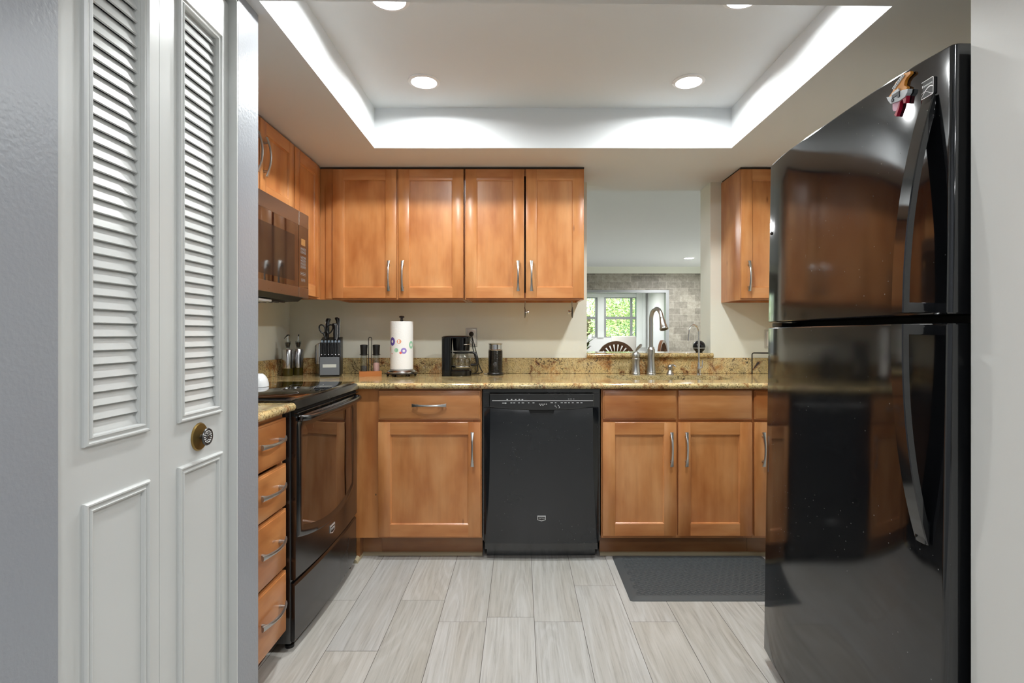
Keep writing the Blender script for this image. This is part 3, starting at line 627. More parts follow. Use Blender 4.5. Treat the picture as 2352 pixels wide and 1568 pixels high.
def fdoor(z0, z1, name):
    b = MB(); P = dprof(); r = .004
    sh = lambda d, z: [(p[0] + (d if p[0] < W / 2 else -d), p[1] + (d if p[1] < .04 else 0), z) for p in P]
    b.loft([sh(.004, z0), sh(.001, z0 + .0015), sh(0, z0 + r), sh(0, z1 - r), sh(.001, z1 - .0015), sh(.004, z1)])
    return b.build(name, 'fridge', t, 17)
df = fdoor(1.205, 1.766, 'freezer_door'); dm = fdoor(.040, 1.188, 'fresh_food_door')
def grip(parent, zf, zt):
    b = MB(); n = 30; rings = []; xa, xb = .755, .792
    for i in range(n + 1):
        s_ = i / n; z = zf + (zt - zf) * s_; p = .060 * (1 - s_ ** 2.3) + .004; th = .014 if s_ < .9 else .014 * (1 - (s_ - .9) * 8)
        y = sy(.77) - p; k = .001
        rings.append([(xa, y + th, z), (xa, y + .002, z), (xa + .002, y, z), (xb - .002, y, z), (xb, y + .002, z), (xb, y + th, z)])
    b.loft(rings)
    d = 1 if zt > zf else -1
    b.box(xa + .002, xb - .001, sy(.77) - .058, sy(.77) + .012, min(zf, zf + d * .022), max(zf, zf + d * .022), 0, .002)
    b.box(xa + .004, xb - .004, sy(.77) - .008, sy(.77) + .01, min(zt, zt - d * .05), max(zt, zt - d * .05), 0, .002)
    b.build('handle', 'fridge', parent, 30)
grip(df, 1.209, 1.676); grip(dm, 1.184, .713)
b = MB(); yb = sy(.77) - .0018
bx0, bx1, bz0, bz1 = .752, .788, 1.679, 1.717
BT = Matrix.Translation(((bx0 + bx1) / 2, yb, (bz0 + bz1) / 2))
o_ = rrect(-.018, .018, -.019, .019, .003, 4); i_ = rrect(-.0168, .0168, -.0178, .0178, .0025, 4)
b.prism(o_, 'y', 0, .012, 1, BT)
b.loft([[(p[0], -.0004, p[1]) for p in o_], [(p[0], -.0004, p[1]) for p in i_]], 0, cap=False, T=BT)
b.text('Kenmore', .0078, BT @ Matrix.Translation((0, -.0005, .0075)) @ Matrix.Rotation(R(90), 4, 'X'), 0)
sw = lambda f0, f1, n=14: b.loft([[(-.0166 + .0332 * i / n, -.0005, f0(i / n)) for i in range(n + 1)], [(-.0166 + .0332 * i / n, -.0005, f1(i / n)) for i in range(n + 1)]], 0, closed=False, cap=False, T=BT)
sw(lambda s_: -.0150 + .018 * math.sin(s_ * 2.2), lambda s_: -.0158 + .0165 * math.sin(s_ * 2.2) - .0002)
sw(lambda s_: -.006 - .006 * s_ + .004 * math.sin(s_ * 5), lambda s_: -.0068 - .006 * s_ + .004 * math.sin(s_ * 5))
b.build('badge', ['badge', 'blackm'], df, 0)
b = MB(); b.box(.02, .09, .004, .074, 1.190, 1.2035, 0, .002); b.lathe([(.012, 1.188), (.012, 1.2045)], (.045, .03, 0), 16); b.build('centre_hinge', 'blackm', t, 30)
b = MB(); b.lathe([(.006, 0), (.006, .004), (.0, .006)], T=Matrix.Translation((.03, sy(.03) + .001, 1.52)) @ Matrix.Rotation(R(90), 4, 'X'), seg=16); b.build('hole_plug', 'blackm', df)
b = MB(); b.box(.01, W - .01, .085, .1, .012, .05); b.build('toe_grille', 'void', t, 0)
for x in (.06, .77):
    b = MB(); b.lathe([(.018, .0), (.018, .012), (.007, .014), (.007, .04)], (x, .12, 0), 14); b.build('foot', 'blackm', t)
# souvenir magnet on the freezer door
mg = thing('fridge_magnet', 'orange, white and crimson souvenir magnet high on the black freezer door', 'magnet', (.874, 1.953, 0), R(-90), rx=-.014)
ym = sy(.70) - .0005
PO = [(.7342, 1.7523), (.7353, 1.7468), (.722, 1.743), (.7168, 1.7378), (.7148, 1.7293), (.7245, 1.7215), (.7225, 1.7156), (.7075, 1.7181), (.6873, 1.7183), (.6636, 1.7252), (.6778, 1.7331), (.6799, 1.7426), (.6868, 1.7491), (.7003, 1.7524), (.7068, 1.7579)]
PW = [(.7328, 1.7135), (.7309, 1.706), (.7227, 1.6994), (.7056, 1.6983), (.676, 1.704), (.6674, 1.7147), (.6611, 1.7254), (.678, 1.7207), (.6802, 1.7267), (.7007, 1.7289), (.7053, 1.7191), (.714, 1.7186)]
PP = [(.6772, 1.7047), (.7013, 1.6997), (.6992, 1.689), (.6949, 1.6804), (.681, 1.6843), (.6774, 1.6911)]
PR = [(.7259, 1.7009), (.723, 1.6858), (.7166, 1.6876), (.7143, 1.698), (.7057, 1.6965), (.7026, 1.6841), (.6928, 1.6673), (.6859, 1.6736), (.697, 1.6847), (.7035, 1.6995)]
b = MB(); b.prism(PO, 'y', ym - .006, ym + .001); b.build('upper_field', 'm_orange', mg, 30)
b = MB(); b.prism(PW, 'y', ym - .010, ym + .001); b.build('middle_field', 'm_white', mg, 30)
b = MB(); b.prism(PP, 'y', ym - .006, ym + .001, 0); b.prism(PR, 'y', ym - .008, ym + .001, 1); b.build('lower_field', ['m_pink', 'm_red'], mg, 30)
b = MB(); b.prism([(.7133, 1.7556), (.7187, 1.7505), (.6848, 1.7334), (.6789, 1.7387)], 'y', ym - .009, ym - .005, 0)
for k in range(7):
    s_ = (k + .5) / 7; b.sphere((.716 + (.682 - .716) * s_, ym - .0092, 1.753 + (1.736 - 1.753) * s_), .0016, 1, (1, .5, 1), 8)
b.build('ribbon', ['m_white', 'm_dark'], mg, 0)
b = MB(); b.box(.683, .707, ym - .012, ym - .0098, 1.7135, 1.7205, 0)
for q in ((.684, 1.7085), (.704, 1.7105)):
    b.lathe([(.0042, -.0005), (.0042, .0025), (.002, .0025), (0, .0022)], T=Matrix.Translation((q[0], ym - .0098, q[1])) @ Matrix.Rotation(R(90), 4, 'X'), seg=14)
b.build('dark_relief', 'm_dark', mg, 30)
# ---------------------------------------------------------------- ceiling downlights
def downlight(x, y, z, r, mat, label, group=None):
    t = thing('downlight', label, 'ceiling light', (x, y, z), 0, group)
    b = MB(); b.lathe([(r + .017, 0), (r + .016, -.004), (r + .002, -.007), (r, -.004), (r - .001, 0)], seg=40); b.build('trim_ring', 'rim', t, 40)
    b = MB(); b.lathe([(r - .0005, -.0015), (r - .002, -.0045), (0, -.006)], seg=40); b.build('lens', mat, t, 60)
    ld = bpy.data.lights.new('beam', 'AREA'); ld.shape = 'DISK'; ld.size = r * 1.9; ld.energy = WATTS[mat]; ld.spread = R(168); ld.color = (.955, .985, .975) if mat == 'lamp_kitchen' else (.975, .985, 1)
    lo = bpy.data.objects.new('beam', ld); C.objects.link(lo); lo.parent = t; lo.location = (0, 0, -.009)
for x, y, l in ((-.450, 2.546, 'round recessed ceiling light in the tray above the wall cabinets, left of the rear pair'), (.788, 2.546, 'round recessed ceiling light in the tray, right of the rear pair above the sink'),
                (-.463, 1.915, 'round recessed ceiling light half hidden by the front edge of the tray, on the left'), (.783, 1.905, 'round recessed ceiling light almost hidden by the front tray edge, on the right')):
    downlight(x, y, ZT, .058, 'lamp_kitchen', l, 'downlights in the ceiling tray')
downlight(2.64, 8.51, 2.361, .072, 'lamp_dining', 'small recessed ceiling light of the dining room seen through the pass-through')
downlight(.5, 6.2, 2.361, .072, 'lamp_dining', 'added unseen ceiling light filling the dining room above the dining table')  # unseen lamp added to light the dining room
downlight(1.9, 10.35, 2.049, .06, 'bay_fill', 'added ceiling light brightening the window bay, hidden above the tiled opening')  # out-of-view lamp added to brighten the bay walls
for x, y in ((.06, -.3), (.06, -1.6), (.06, -3.0)): downlight(x, y, 2.42, .085, 'hall_fill', 'added round fill light in the hall ceiling behind the viewpoint', 'added hall fill lights')  # lamps added behind the camera as fill for hall and kitchen
# ---------------------------------------------------------------- faucets
t = thing('faucet', 'tall brushed nickel gooseneck kitchen faucet with bell-shaped spray head', 'faucet', (.814, 3.385, CT))
b = MB(); b.lathe([(.0285, 0), (.0285, .006), (.027, .009), (.0285, .013), (.0275, .017), (.024, .045), (.0215, .085), (.0215, .12), (.0235, .148), (.0235, .155), (.020, .160), (.018, .170), (.0125, .171)], seg=36); b.build('base', 'nickel', t, 30)
d = Vector((.036, -.12, 0)).normalized(); rc = .060
pts = [Vector((0, 0, .165)), Vector((0, 0, .26)), Vector((0, 0, .345))]
for k in range(1, 15): a = R(180 - 165 * k / 14); pts.append(d * (rc + rc * math.cos(a)) + Vector((0, 0, .345 + rc * math.sin(a))))
b = MB(); b.tube(pts, .0125, 16); b.build('gooseneck', 'nickel', t, 50)
e = pts[-1]; dn = (pts[-1] - pts[-2]).normalized(); hd = [(0, .0135), (.012, .0135), (.014, .0145), (.016, .0138), (.06, .0205), (.075, .0235), (.078, .0255), (.083, .0262), (.088, .025), (.0885, .021)]
Zq = Vector((0, 0, 1)).rotation_difference(dn).to_matrix().to_4x4()
b = MB(); b.lathe([(r, z) for z, r in hd], T=Matrix.Translation(e) @ Zq, seg=32); hh = b.build('spray_head', 'nickel', t, 30)
b = MB(); b.lathe([(.0205, .0886), (.02, .0895), (0, .0895)], T=Matrix.Translation(e) @ Zq); b.build('nozzle_face', 'blackm', hh)
t = thing('lever_valve', 'brushed nickel single-lever water control left of the gooseneck faucet', 'faucet control', (.719, 3.385, CT))
b = MB(); b.lathe([(.0275, 0), (.0275, .006), (.026, .009), (.0275, .012), (.026, .016), (.023, .05), (.022, .075), (.024, .092), (.0245, .097), (.0225, .1), (.0225, .104), (.0245, .112), (.0235, .125), (.019, .136), (.012, .142), (0, .144)], seg=36); b.build('body', 'nickel', t, 30)
b = MB(); b.tube([(0, 0, .138), (.004, -.004, .152), (.014, -.012, .168), (.024, -.022, .18), (.028, -.027, .185)], [.006, .0065, .0085, .0095, .008], 14); b.build('lever', 'nickel', t, 50)
t = thing('soap_dispenser', 'short brushed nickel soap dispenser right of the gooseneck faucet', 'soap dispenser', (.932, 3.385, CT))
b = MB(); b.lathe([(.0225, 0), (.0225, .004), (.019, .010), (.014, .022), (.0105, .027), (.0105, .034), (.0145, .038), (.0155, .046), (.015, .052), (.011, .058), (.006, .062), (0, .063)]); b.build('pump', 'nickel', t, 30)
b = MB(); b.tube([(0, 0, .054), (.012, -.012, .059), (.022, -.026, .056), (.026, -.032, .05)], [.007, .0058, .005, .0045], 12); b.build('nozzle', 'nickel', t, 50)
t = thing('filter_faucet', 'slim chrome drinking-water faucet with hooked spout at the sink corner', 'faucet', (1.112, 3.39, CT))
b = MB(); b.lathe([(.017, 0), (.017, .006), (.0135, .008), (.0135, .03), (.011, .033), (.0115, .048), (.009, .055), (.0085, .075), (.0055, .078)]); b.build('base', 'chrome', t, 30)
d = Vector((-.9, -.42, 0)).normalized(); rc = .039; pts = [Vector((0, 0, .07)), Vector((0, 0, .16)), Vector((0, 0, .262))]
for k in range(1, 15): a = R(180 - 190 * k / 14) if False else R(180 * (1 - k / 14)); pts.append(d * (rc + rc * math.cos(a)) + Vector((0, 0, .262 + rc * 1.15 * math.sin(a))))
pts.append(pts[-1] + Vector((-.002, 0, -.03))); pts.append(pts[-1] + Vector((-.002, 0, -.022)))
b = MB(); b.tube(pts, [.0055] * (len(pts) - 2) + [.0052, .0055], 12); b.build('spout', 'chrome', t, 50)
b = MB(); b.tube([(0, 0, .04), (.018, -.006, .042), (.020, -.006, .062), (.021, -.006, .088)], [.006, .0055, .004, .0035], 10); b.build('lever', 'chrome', t, 50)
# ---------------------------------------------------------------- things on the counter
def bottle(x, y, bent, label):
    t = thing('oil_bottle', label, 'bottle', (x, y, CT), 0, 'oil bottles in the counter corner')
    b = MB(); b.lathe([(.0285, .0), (.029, .004), (.029, .046), (0, .046)]); b.build('oil', 'oil', t, 30)
    b = MB(); b.lathe([(.0295, .046), (.030, .05), (.030, .155), (.028, .1585), (.012, .160), (.012, .162)], seg=36); b.build('sleeve', 'steel', t, 30)
    b = MB(); b.lathe([(.0125, .158), (.0118, .162), (.0118, .178), (.0175, .192), (.0180, .205), (.017, .208), (.012, .209)]); b.build('neck', 'glass', t, 50)
    b = MB(); b.lathe([(.009, .168), (.0105, .172), (.0105, .176), (.013, .180), (.013, .188), (.0145, .192), (.0145, .200), (.008, .202), (0, .2025)]); b.build('stopper', 'cork', t, 30)
    b = MB()
    if bent: b.tube([(0, 0, .20), (0, 0, .225), (.002, 0, .236), (.006, 0, .243)], [.006, .005, .0045, .004], 10)
    else: b.tube([(0, 0, .20), (.001, 0, .225), (.003, -.002, .247)], [.006, .005, .004], 10)
    sp = b.build('spout', 'chrome', t, 50); b = MB()
    if bent: b.tube([(.009, 0, .243), (-.001, 0, .244), (-.012, 0, .234), (-.021, 0, .224)], [.005, .004, .0025, .002], 8)
    else: b.tube([(.003, -.002, .238), (.004, -.002, .250)], [.0045, .0035], 8)
    b.build('flap', 'blackm', sp, 50)
bottle(-1.395, 3.265, True, 'steel-sleeved oil bottle with flap spout tipped sideways, nearer the left wall')
bottle(-1.361, 3.335, False, 'steel-sleeved oil bottle with upright spout, standing behind its twin')
t = thing('electric_grinder', 'slant-topped steel spice grinder with clear base behind the knife block', 'grinder', (-1.247, 3.385, CT))
b = MB(); b.lathe([(.029, 0), (.029, .003), (.026, .006), (.026, .064)]); b.build('clear_base', 'glass', t, 40)
b = MB(); n = 36; ringf = lambda r, z, k=0: [(r * math.cos(2 * math.pi * j / n), r * math.sin(2 * math.pi * j / n), z + k * math.cos(2 * math.pi * j / n)) for j in range(n)]
b.loft([ringf(.031, .066), ringf(.031, .082), ringf(.0305, .0825), ringf(.0305, .084), ringf(.031, .0845), ringf(.030, .188, .014), ringf(.026, .193, .012)]); b.build('sleeve', 'steel', t, 30)
b = MB(); b.lathe([(.006, .006), (.006, .064)]); b.build('shaft', 'chrome', t)
# knife block
KX, KY, KR = -1.178, 3.19, R(13)
def KP(x, y, z): return (KX + x * math.cos(KR) - y * math.sin(KR), KY + x * math.sin(KR) + y * math.cos(KR), CT + z)
t = thing('knife_block', 'black knife block with grey front plate and pale label strip', 'knife block', (KX, KY, CT), KR)
KW = .118
b = MB(); b.prism([(.002, .008), (.0, .012), (.0, .116), (.034, .118), (.058, .208), (.064, .214), (.150, .232), (.156, .228), (.158, .008)], 'x', 0, KW); b.box(.006, KW - .006, .006, .15, 0, .009); b.build('block', 'blackm', t, 20)
b = MB(); b.box(.003, KW - .006, -.0035, .0, .009, .1165, 0, .001, 1); f = b.build('front_plate', 'block', t, 30)
b = MB(); b.box(.019, .095, -.0045, -.0034, .054, .073); b.build('label_strip', 'tin', f, 0)
ordn = ['leftmost', 'second from the left', 'third from the left', 'third from the right', 'second from the right', 'rightmost']
for k in range(6):
    s_ = thing('steak_knife', 'black-handled steak knife, %s in the front row of the knife block' % ordn[k], 'knife', KP(.0105 + k * .0194, .0165, .1185), KR, 'steak knives in the knife block', rx=R(-14))
    b = MB(); b.loft([[(x * wd, y * dp, z) for x, y in ((-1, -.6), (-.6, -1), (.6, -1), (1, -.6), (1, .6), (.6, 1), (-.6, 1), (-1, .6))] for z, wd, dp in ((.004, .0055, .009), (.02, .0062, .010), (.055, .0058, .0085), (.082, .0065, .0105))]); b.build('handle', 'scis', s_, 40)
    b = MB(); b.loft([[(x * wd, y * dp, z) for x, y in ((-1, -.6), (-.6, -1), (.6, -1), (1, -.6), (1, .6), (.6, 1), (-.6, 1), (-1, .6))] for z, wd, dp in ((.0822, .0066, .0106), (.094, .0068, .011), (.0975, .005, .008))]); b.build('end_cap', 'knifecap', s_, 40)
    b = MB(); b.lathe([(.004, 0), (.0045, .003), (.0035, .0045), (0, .005)], seg=12, T=Matrix.Translation((0, -.0085, .008)) @ Matrix.Rotation(R(90), 4, 'X')); b.build('rivet', 'steel', s_)
def big_knife(p, L, label, lean, flip):
    s_ = thing('kitchen_knife', label, 'knife', p, KR, 'large knives in the knife block', rx=R(lean))
    prof = [(0, -.009, .009), (.1, -.010, .010), (.35, -.0115, .0105), (.6, -.0105, .010), (.8, -.011, .010), (.9, -.017, .0095), (.97, -.019, .006), (1.0, -.014, .001)]
    b = MB(); b.loft([[(flip * q[0], q[1], q[2]) for q in ((a, -.006, L * t_), (a * .6, -.0085, L * t_), (c * .6, -.0085, L * t_), (c, -.006, L * t_), (c, .006, L * t_), (c * .6, .0085, L * t_), (a * .6, .0085, L * t_), (a, .006, L * t_))] for t_, a, c in prof]); b.build('handle', 'scis', s_, 50)
    b = MB(); b.tube([(flip * (c + .0006), -.002, L * t_) for t_, a, c in prof], .0026, 8); b.build('tang', 'steel', s_, 50)
    return s_
big_knife(KP(.091, .125, .229), .125, 'black-handled kitchen knife, tallest at the right rear of the block', -8, 1)
big_knife(KP(.082, .062, .2175), .098, 'shorter black-handled kitchen knife in front of the tallest one', -10, 1)
big_knife(KP(.030, .125, .229), .118, 'black-handled kitchen knife behind the scissors', -8, -1)
t = thing('scissors', 'black-handled kitchen scissors standing loops up in the knife block', 'scissors', KP(.028, .075, .219), KR, rx=R(-6))
for sg, nm in ((-1, 'loop'), (1, 'loop')):
    b = MB(); pts = []
    for k in range(24):
        a = 2 * math.pi * k / 24; x = .0165 * math.cos(a); z = .026 * math.sin(a); pts.append((sg * (.027 + x * (1 + .12 * math.sin(a)) - .012 * (1 - (z + .026) / .052)), 0, .062 + z))
    b.tube(pts, .0042, 10, loop=True); b.tube([(sg * .016, 0, .042), (sg * .008, 0, .02), (sg * .003, 0, .002)], [.005, .005, .0045], 10); b.build(nm, 'scis', t, 60)
# salt and pepper
t = thing('wooden_tray', 'small shallow wooden tray with a wire handle holding two mills', 'tray', (-.898, 3.255, CT), R(20))
b = MB(); b.box(-.064, .064, -.034, .034, 0, .006); b.box(-.064, .064, -.034, -.028, .006, .03); b.box(-.064, .064, .028, .034, .006, .03); b.box(-.064, -.058, -.028, .028, .006, .03); b.box(.058, .064, -.028, .028, .006, .03); b.build('box', 'tray', t, 0)
b = MB(); b.tube([(-.0095, 0, .006), (-.0095, 0, .20)] + [(-.0095 * math.cos(R(a)), 0, .222 + .0095 * math.sin(R(a))) for a in range(0, 181, 20)] + [(.0095, 0, .20), (.0095, 0, .006)], .0022, 8)
b.tube([(-.036 + .0235 * math.cos(R(a)), .0235 * math.sin(R(a)), .128) for a in range(0, 360, 20)], .0015, 6, loop=True); b.tube([(.036 + .0235 * math.cos(R(a)), .0235 * math.sin(R(a)), .128) for a in range(0, 360, 20)], .0015, 6, loop=True); b.build('wire_handle', 'dryw', t, 50)
TM = Matrix.Translation((-.898, 3.255, CT)) @ Matrix.Rotation(R(20), 4, 'Z')
for lx, fill, h_, lb, nm in ((-.036, 'pepper', .055, 'black-topped glass mill holding dark peppercorns', 'pepper_mill'), (.036, 'salt', .072, 'black-topped glass mill holding pink salt crystals', 'salt_mill')):
    p = TM @ Vector((lx, 0, .0065)); s_ = thing(nm, lb, 'mill', p, 0, 'mills on the wooden tray')
    b = MB(); b.lathe([(.0, .001), (.019, .0012), (.0205, .012), (.0195, .05), (.0185, .09), (.0185, .116)]); b.build('jar', 'glass', s_, 50)
    b = MB(); b.lathe([(.0175, .003), (.019, .012), (.0182, h_ - .004), (.014, h_), (0, h_ + .002)]); b.build('filling', fill, s_, 50)
    b = MB(); b.lathe([(.0192, .117), (.0192, .1195), (.0185, .122), (.0192, .123), (.0196, .14), (.0205, .16), (.0222, .176), (.0215, .179), (.015, .181), (0, .1815)]); b.build('grinder_cap', 'blackm', s_, 30)
# paper towel roll on its stand
PXc, PYc = -.7105, 3.262
t = thing('paper_towel_stand', 'round steel paper towel stand with dark ball feet and knob', 'paper towel stand', (PXc, PYc, CT))
b = MB(); b.lathe([(.086, .018), (.086, .026), (.080, .034), (.074, .0385), (.071, .0395), (0, .0395)], seg=48); b.build('base', 'steel', t, 30)
b = MB(); b.tube([(.089 * math.cos(R(a)), .089 * math.sin(R(a)), .0165) for a in range(0, 360, 10)], .0038, 8, loop=True)
for a in (250, 310, 20, 70, 130, 190): b.tube([(.089 * math.cos(R(a)), .089 * math.sin(R(a)), .0165), (.096 * math.cos(R(a)), .096 * math.sin(R(a)), .0155)], .003, 8)
b.build('wire_rim', 'bronze', t, 50)
for a in (245, 305, 20, 70, 130, 190):
    b = MB(); b.sphere((.081 * math.cos(R(a)), .081 * math.sin(R(a)), .0085), .0085, seg=14); b.build('ball_foot', 'bronze', t, 60)
b = MB(); b.lathe([(.006, .039), (.006, .328), (.0105, .330), (.008, .334), (.0065, .341), (.0085, .347), (.0155, .351), (.0165, .354), (.012, .359), (0, .3605)], seg=24); b.build('pole', 'bronze', t, 40)
t = thing('paper_towel_roll', 'white paper towel roll printed with coloured rings', 'paper towel', (PXc, PYc, CT + .040))
RR = .0675
b = MB(); b.lathe([(.02, 0), (RR - .002, 0), (RR, .002), (RR, .284), (RR - .002, .286), (.02, .286), (.02, 0)], seg=56)
def mark(px, py, r, inner, m, squash=1):
    th = math.asin(max(-1, min(1, (px - 921) * .00258 / RR))); zc = 1.163 - (py - 768) * .00256 - (CT + .040); n = 18
    def pt(rad, k):
        a = 2 * math.pi * k / n; q = th + rad * math.cos(a) / RR; return ((RR + .0004) * math.sin(q), -(RR + .0004) * math.cos(q), zc + rad * squash * math.sin(a))
    if inner: b.loft([[pt(r, k) for k in range(n)], [pt(r * inner, k) for k in range(n)]], m, cap=False)
    else: b.face([pt(r, k) for k in range(n)], m)
for q in ((904, 784, .021, .38, 1, 1.2), (920.5, 784, .0135, 0, 3, 1), (945, 792, .019, .45, 4, 1.2), (914, 804, .0125, 0, 4, 1), (931, 805.5, .0175, .42, 2, 1), (924, 810, .0075, 0, 5, 1), (896, 802, .012, 0, 5, 1.3), (903, 812, .004, 0, 5, 1)): mark(*q)
b.build('roll', ['paper', 'purple', 'lilac', 'peach', 'mint', 'coral'], t, 40)
# coffee maker
t = thing('coffee_maker', 'small black drip coffee maker with glass carafe below the wall outlet', 'coffee maker', (-.381, 3.285, CT))
b = MB(); P = lambda q, z: [(p[0], p[1], z) for p in q]
tw = rrect(-.086, -.028, -.062, .062, .016, 5); b.loft([P(tw, 0), P(tw, .226)])
bs = rrect(-.05, .089, -.066, .066, .05, 8); b.loft([P(rrect(-.05, .087, -.064, .064, .05, 8), 0), P(bs, .004), P(bs, .032), P(rrect(-.05, .083, -.06, .06, .048, 8), .038)]); b.build('body', 'blackg', t, 30)
b = MB(); b.lathe([(.047, .150), (.049, .152), (.0545, .224), (.0545, .227)], (.027, 0, 0), 36); b.build('brew_basket', 'blackg', t, 30)
b = MB(); ld = rrect(-.088, .086, -.064, .064, .03, 7); b.loft([P(ld, .2265), P(ld, .233), P(rrect(-.08, .078, -.056, .056, .03, 7), .239), P(rrect(-.05, .05, -.035, .035, .03, 7), .2415)]); b.build('lid', 'blackg', t, 40)
b = MB(); b.tube([(.046, -.055, .188), (.062, -.05, .189), (.078, -.033, .190), (.088, -.012, .191)], [.0032, .0032, .003, .0025], 8); b.build('basket_lever', 'steel', t, 50)
cf = bpy.data.objects.new('carafe', None); C.objects.link(cf); cf.parent = t; cf.location = (.027, 0, .0385)
b = MB(); b.lathe([(0, .0005), (.047, .0008), (.052, .004), (.0555, .02), (.0595, .045), (.0585, .058), (.053, .075), (.044, .091), (.040, .098)], seg=40); b.build('glass_jug', 'glass', cf, 60)
b = MB(); b.lathe([(.0562, .012), (.0572, .013), (.0576, .020), (.0570, .021)], seg=40); b.build('steel_band', 'steel', cf, 60)
b = MB(); b.lathe([(.042, .094), (.052, .099), (.052, .104), (.046, .107), (0, .108)], seg=36)
b.tube([(.048, -.01, .101), (.072, -.02, .102), (.088, -.024, .092), (.096, -.026, .062), (.097, -.026, .036), (.084, -.024, .026), (.058, -.018, .028)], [.006, .0075, .0085, .009, .009, .0085, .0075], 10); b.build('lid_and_handle', 'blackm', cf, 50)
b = MB(); b.tube([(-.312 + .381, 3.462 - 3.285, 1.166 - CT), (.075, .168, .235), (.088, .165, .19), (.106, .16, .12), (.116, .158, .065), (.134, .15, .028), (.145, .13, .012), (.12, .10, .005), (.088, .06, .006), (.08, .03, .01)], .0028, 8)
b.tube([(.074, .169, .23), (.08, .166, .16), (.098, .16, .09), (.112, .15, .05), (.112, .14, .02), (.10, .12, .006), (.09, .08, .006)], .0028, 8); cd = b.build('power_cord', 'blackm', t, 60)
b = MB(); b.lathe([(.0145, 0), (.0155, .004), (.0145, .018), (.009, .024), (.004, .028), (0, .0285)], seg=24, T=Matrix.Translation((.069, 3.4745 - 3.285, 1.166 - CT)) @ Matrix.Rotation(R(90), 4, 'X')); b.build('plug', 'blackm', cd, 50)
# milk frother
t = thing('milk_frother', 'ribbed black milk frother with steel collar beside the coffee maker', 'milk frother', (-.152, 3.335, CT))
b = MB(); b.lathe([(.0485, 0), (.0495, .003), (.0495, .012), (.047, .016), (.042, .017)], seg=40); b.build('base', 'blackm', t, 30)
pr = [(.0425, .017)]
for k in range(22): z = .020 + k * .0058; pr += [(.0425, z), (.0437, z + .0015), (.0437, z + .0040), (.0425, z + .0055)]
b = MB(); b.lathe(pr + [(.0425, .150), (.040, .151)], seg=44); b.build('ribbed_body', 'blackg', t, 40)
b = MB(); b.lathe([(.0435, .151), (.044, .154), (.0405, .158), (.0395, .186), (.0435, .190), (.044, .1925), (.040, .194), (0, .1945)], seg=44); b.build('collar', 'steel', t, 30)
b = MB(); b.lathe([(.0125, 0), (.0125, .003), (.0105, .0035), (.0100, .002), (.004, .002), (.003, .003), (0, .003)], seg=24, T=Matrix.Translation((.0, -.0425, .068)) @ Matrix.Rotation(R(90), 4, 'X')); b.build('button', 'pewter', t, 40)
b = MB(); b.tube([(-.040, .02, .006), (-.055, .03, .004), (-.066, .05, .004), (-.074, .07, .004)], .0025, 8); b.build('power_cord', 'greymark', t, 60)
# white dish on the cooktop
t = thing('ceramic_bowl', 'white ceramic bowl turned upside down on the black glass cooktop', 'bowl', (-1.205, 2.48, .9265))
b = MB(); b.lathe([(.0, .058), (.030, .058), (.032, .056), (.041, .048), (.049, .034), (.054, .016), (.0555, .0), (.053, .0), (.051, .016), (.046, .032), (.036, .045), (0, .050)], seg=48); b.build('bowl', 'bowl', t, 40)
# outlets
def outlet(x, z, lb, plug):
    t = thing('wall_outlet', lb, 'outlet', (x, 3.4815, z))
    b = MB(); b.box(-.0375, .0375, -.004, 0, -.059, .059, 0, .002); moulding(b, -.037, .037, -.0585, .0585, [(0, -.003), (.002, -.0065), (.005, -.0065), (.008, -.0042)]); b.build('plate', 'outletm', t, 30)
    b = MB(); b.box(-.026, .026, -.0055, -.0035, -.046, .046, 0, .001)
    for zz in (.0215, -.0215):
        if not (plug and zz > 0): b.lathe([(.0165, 0), (.0165, .002), (0, .0022)], seg=28, T=Matrix.Translation((0, -.0055, zz)) @ Matrix.Rotation(R(90), 4, 'X'))
    f = b.build('receptacle', 'outlet', t, 30); b = MB()
    for zz in ((-.0215,) if plug else (.0215, -.0215)): b.box(-.0075, -.0055, -.0083, -.0076, zz - .004, zz + .005); b.box(.0055, .0075, -.0083, -.0076, zz - .004, zz + .005); b.box(-.002, .002, -.0083, -.0076, zz - .0105, zz - .0065)
    b.build('slots', 'void', f, 0)
outlet(-.311, 1.1465, 'metal-framed wall outlet with a black plug, behind the coffee maker', True)
outlet(1.60, 1.135, 'wall outlet half hidden behind the edge of the refrigerator', False)
# under-cabinet towel arms
for x, s_, l in ((.030, 1, 'round metal towel arm under the wall cabinet, in line with the gap between its doors'), (.316, -1, 'round metal towel arm under the wall cabinet, at its end near the pass-through')):
    t = thing('towel_arm', l, 'towel holder', (x, 3.33, 1.3655), 0, 'paper towel arms under the wall cabinet')
    b = MB(); b.box(-.003, .003, -.008, .008, -.003, 0); b.tube([(0, 0, -.001), (-.001 * s_, 0, -.02), (-.003 * s_, 0, -.045)], [.0035, .0035, .004], 8); b.build('stem', 'plastic', t, 40)
    b = MB(); b.lathe([(.0345, 0), (.0345, .003), (.026, .006), (.012, .008), (0, .008)], seg=32, T=Matrix.Translation((-.004 * s_, 0, -.068)) @ Matrix.Rotation(R(90 * s_), 4, 'Y')); b.build('disc', 'pewter', t, 40)
    b = MB(); b.lathe([(.005, 0), (.005, .008), (.0125, .012), (.0125, .019), (0, .021)], seg=20, T=Matrix.Translation((.003 * s_, 0, -.066)) @ Matrix.Rotation(R(90 * s_), 4, 'Y')); b.build('peg', 'chrome', t, 40)
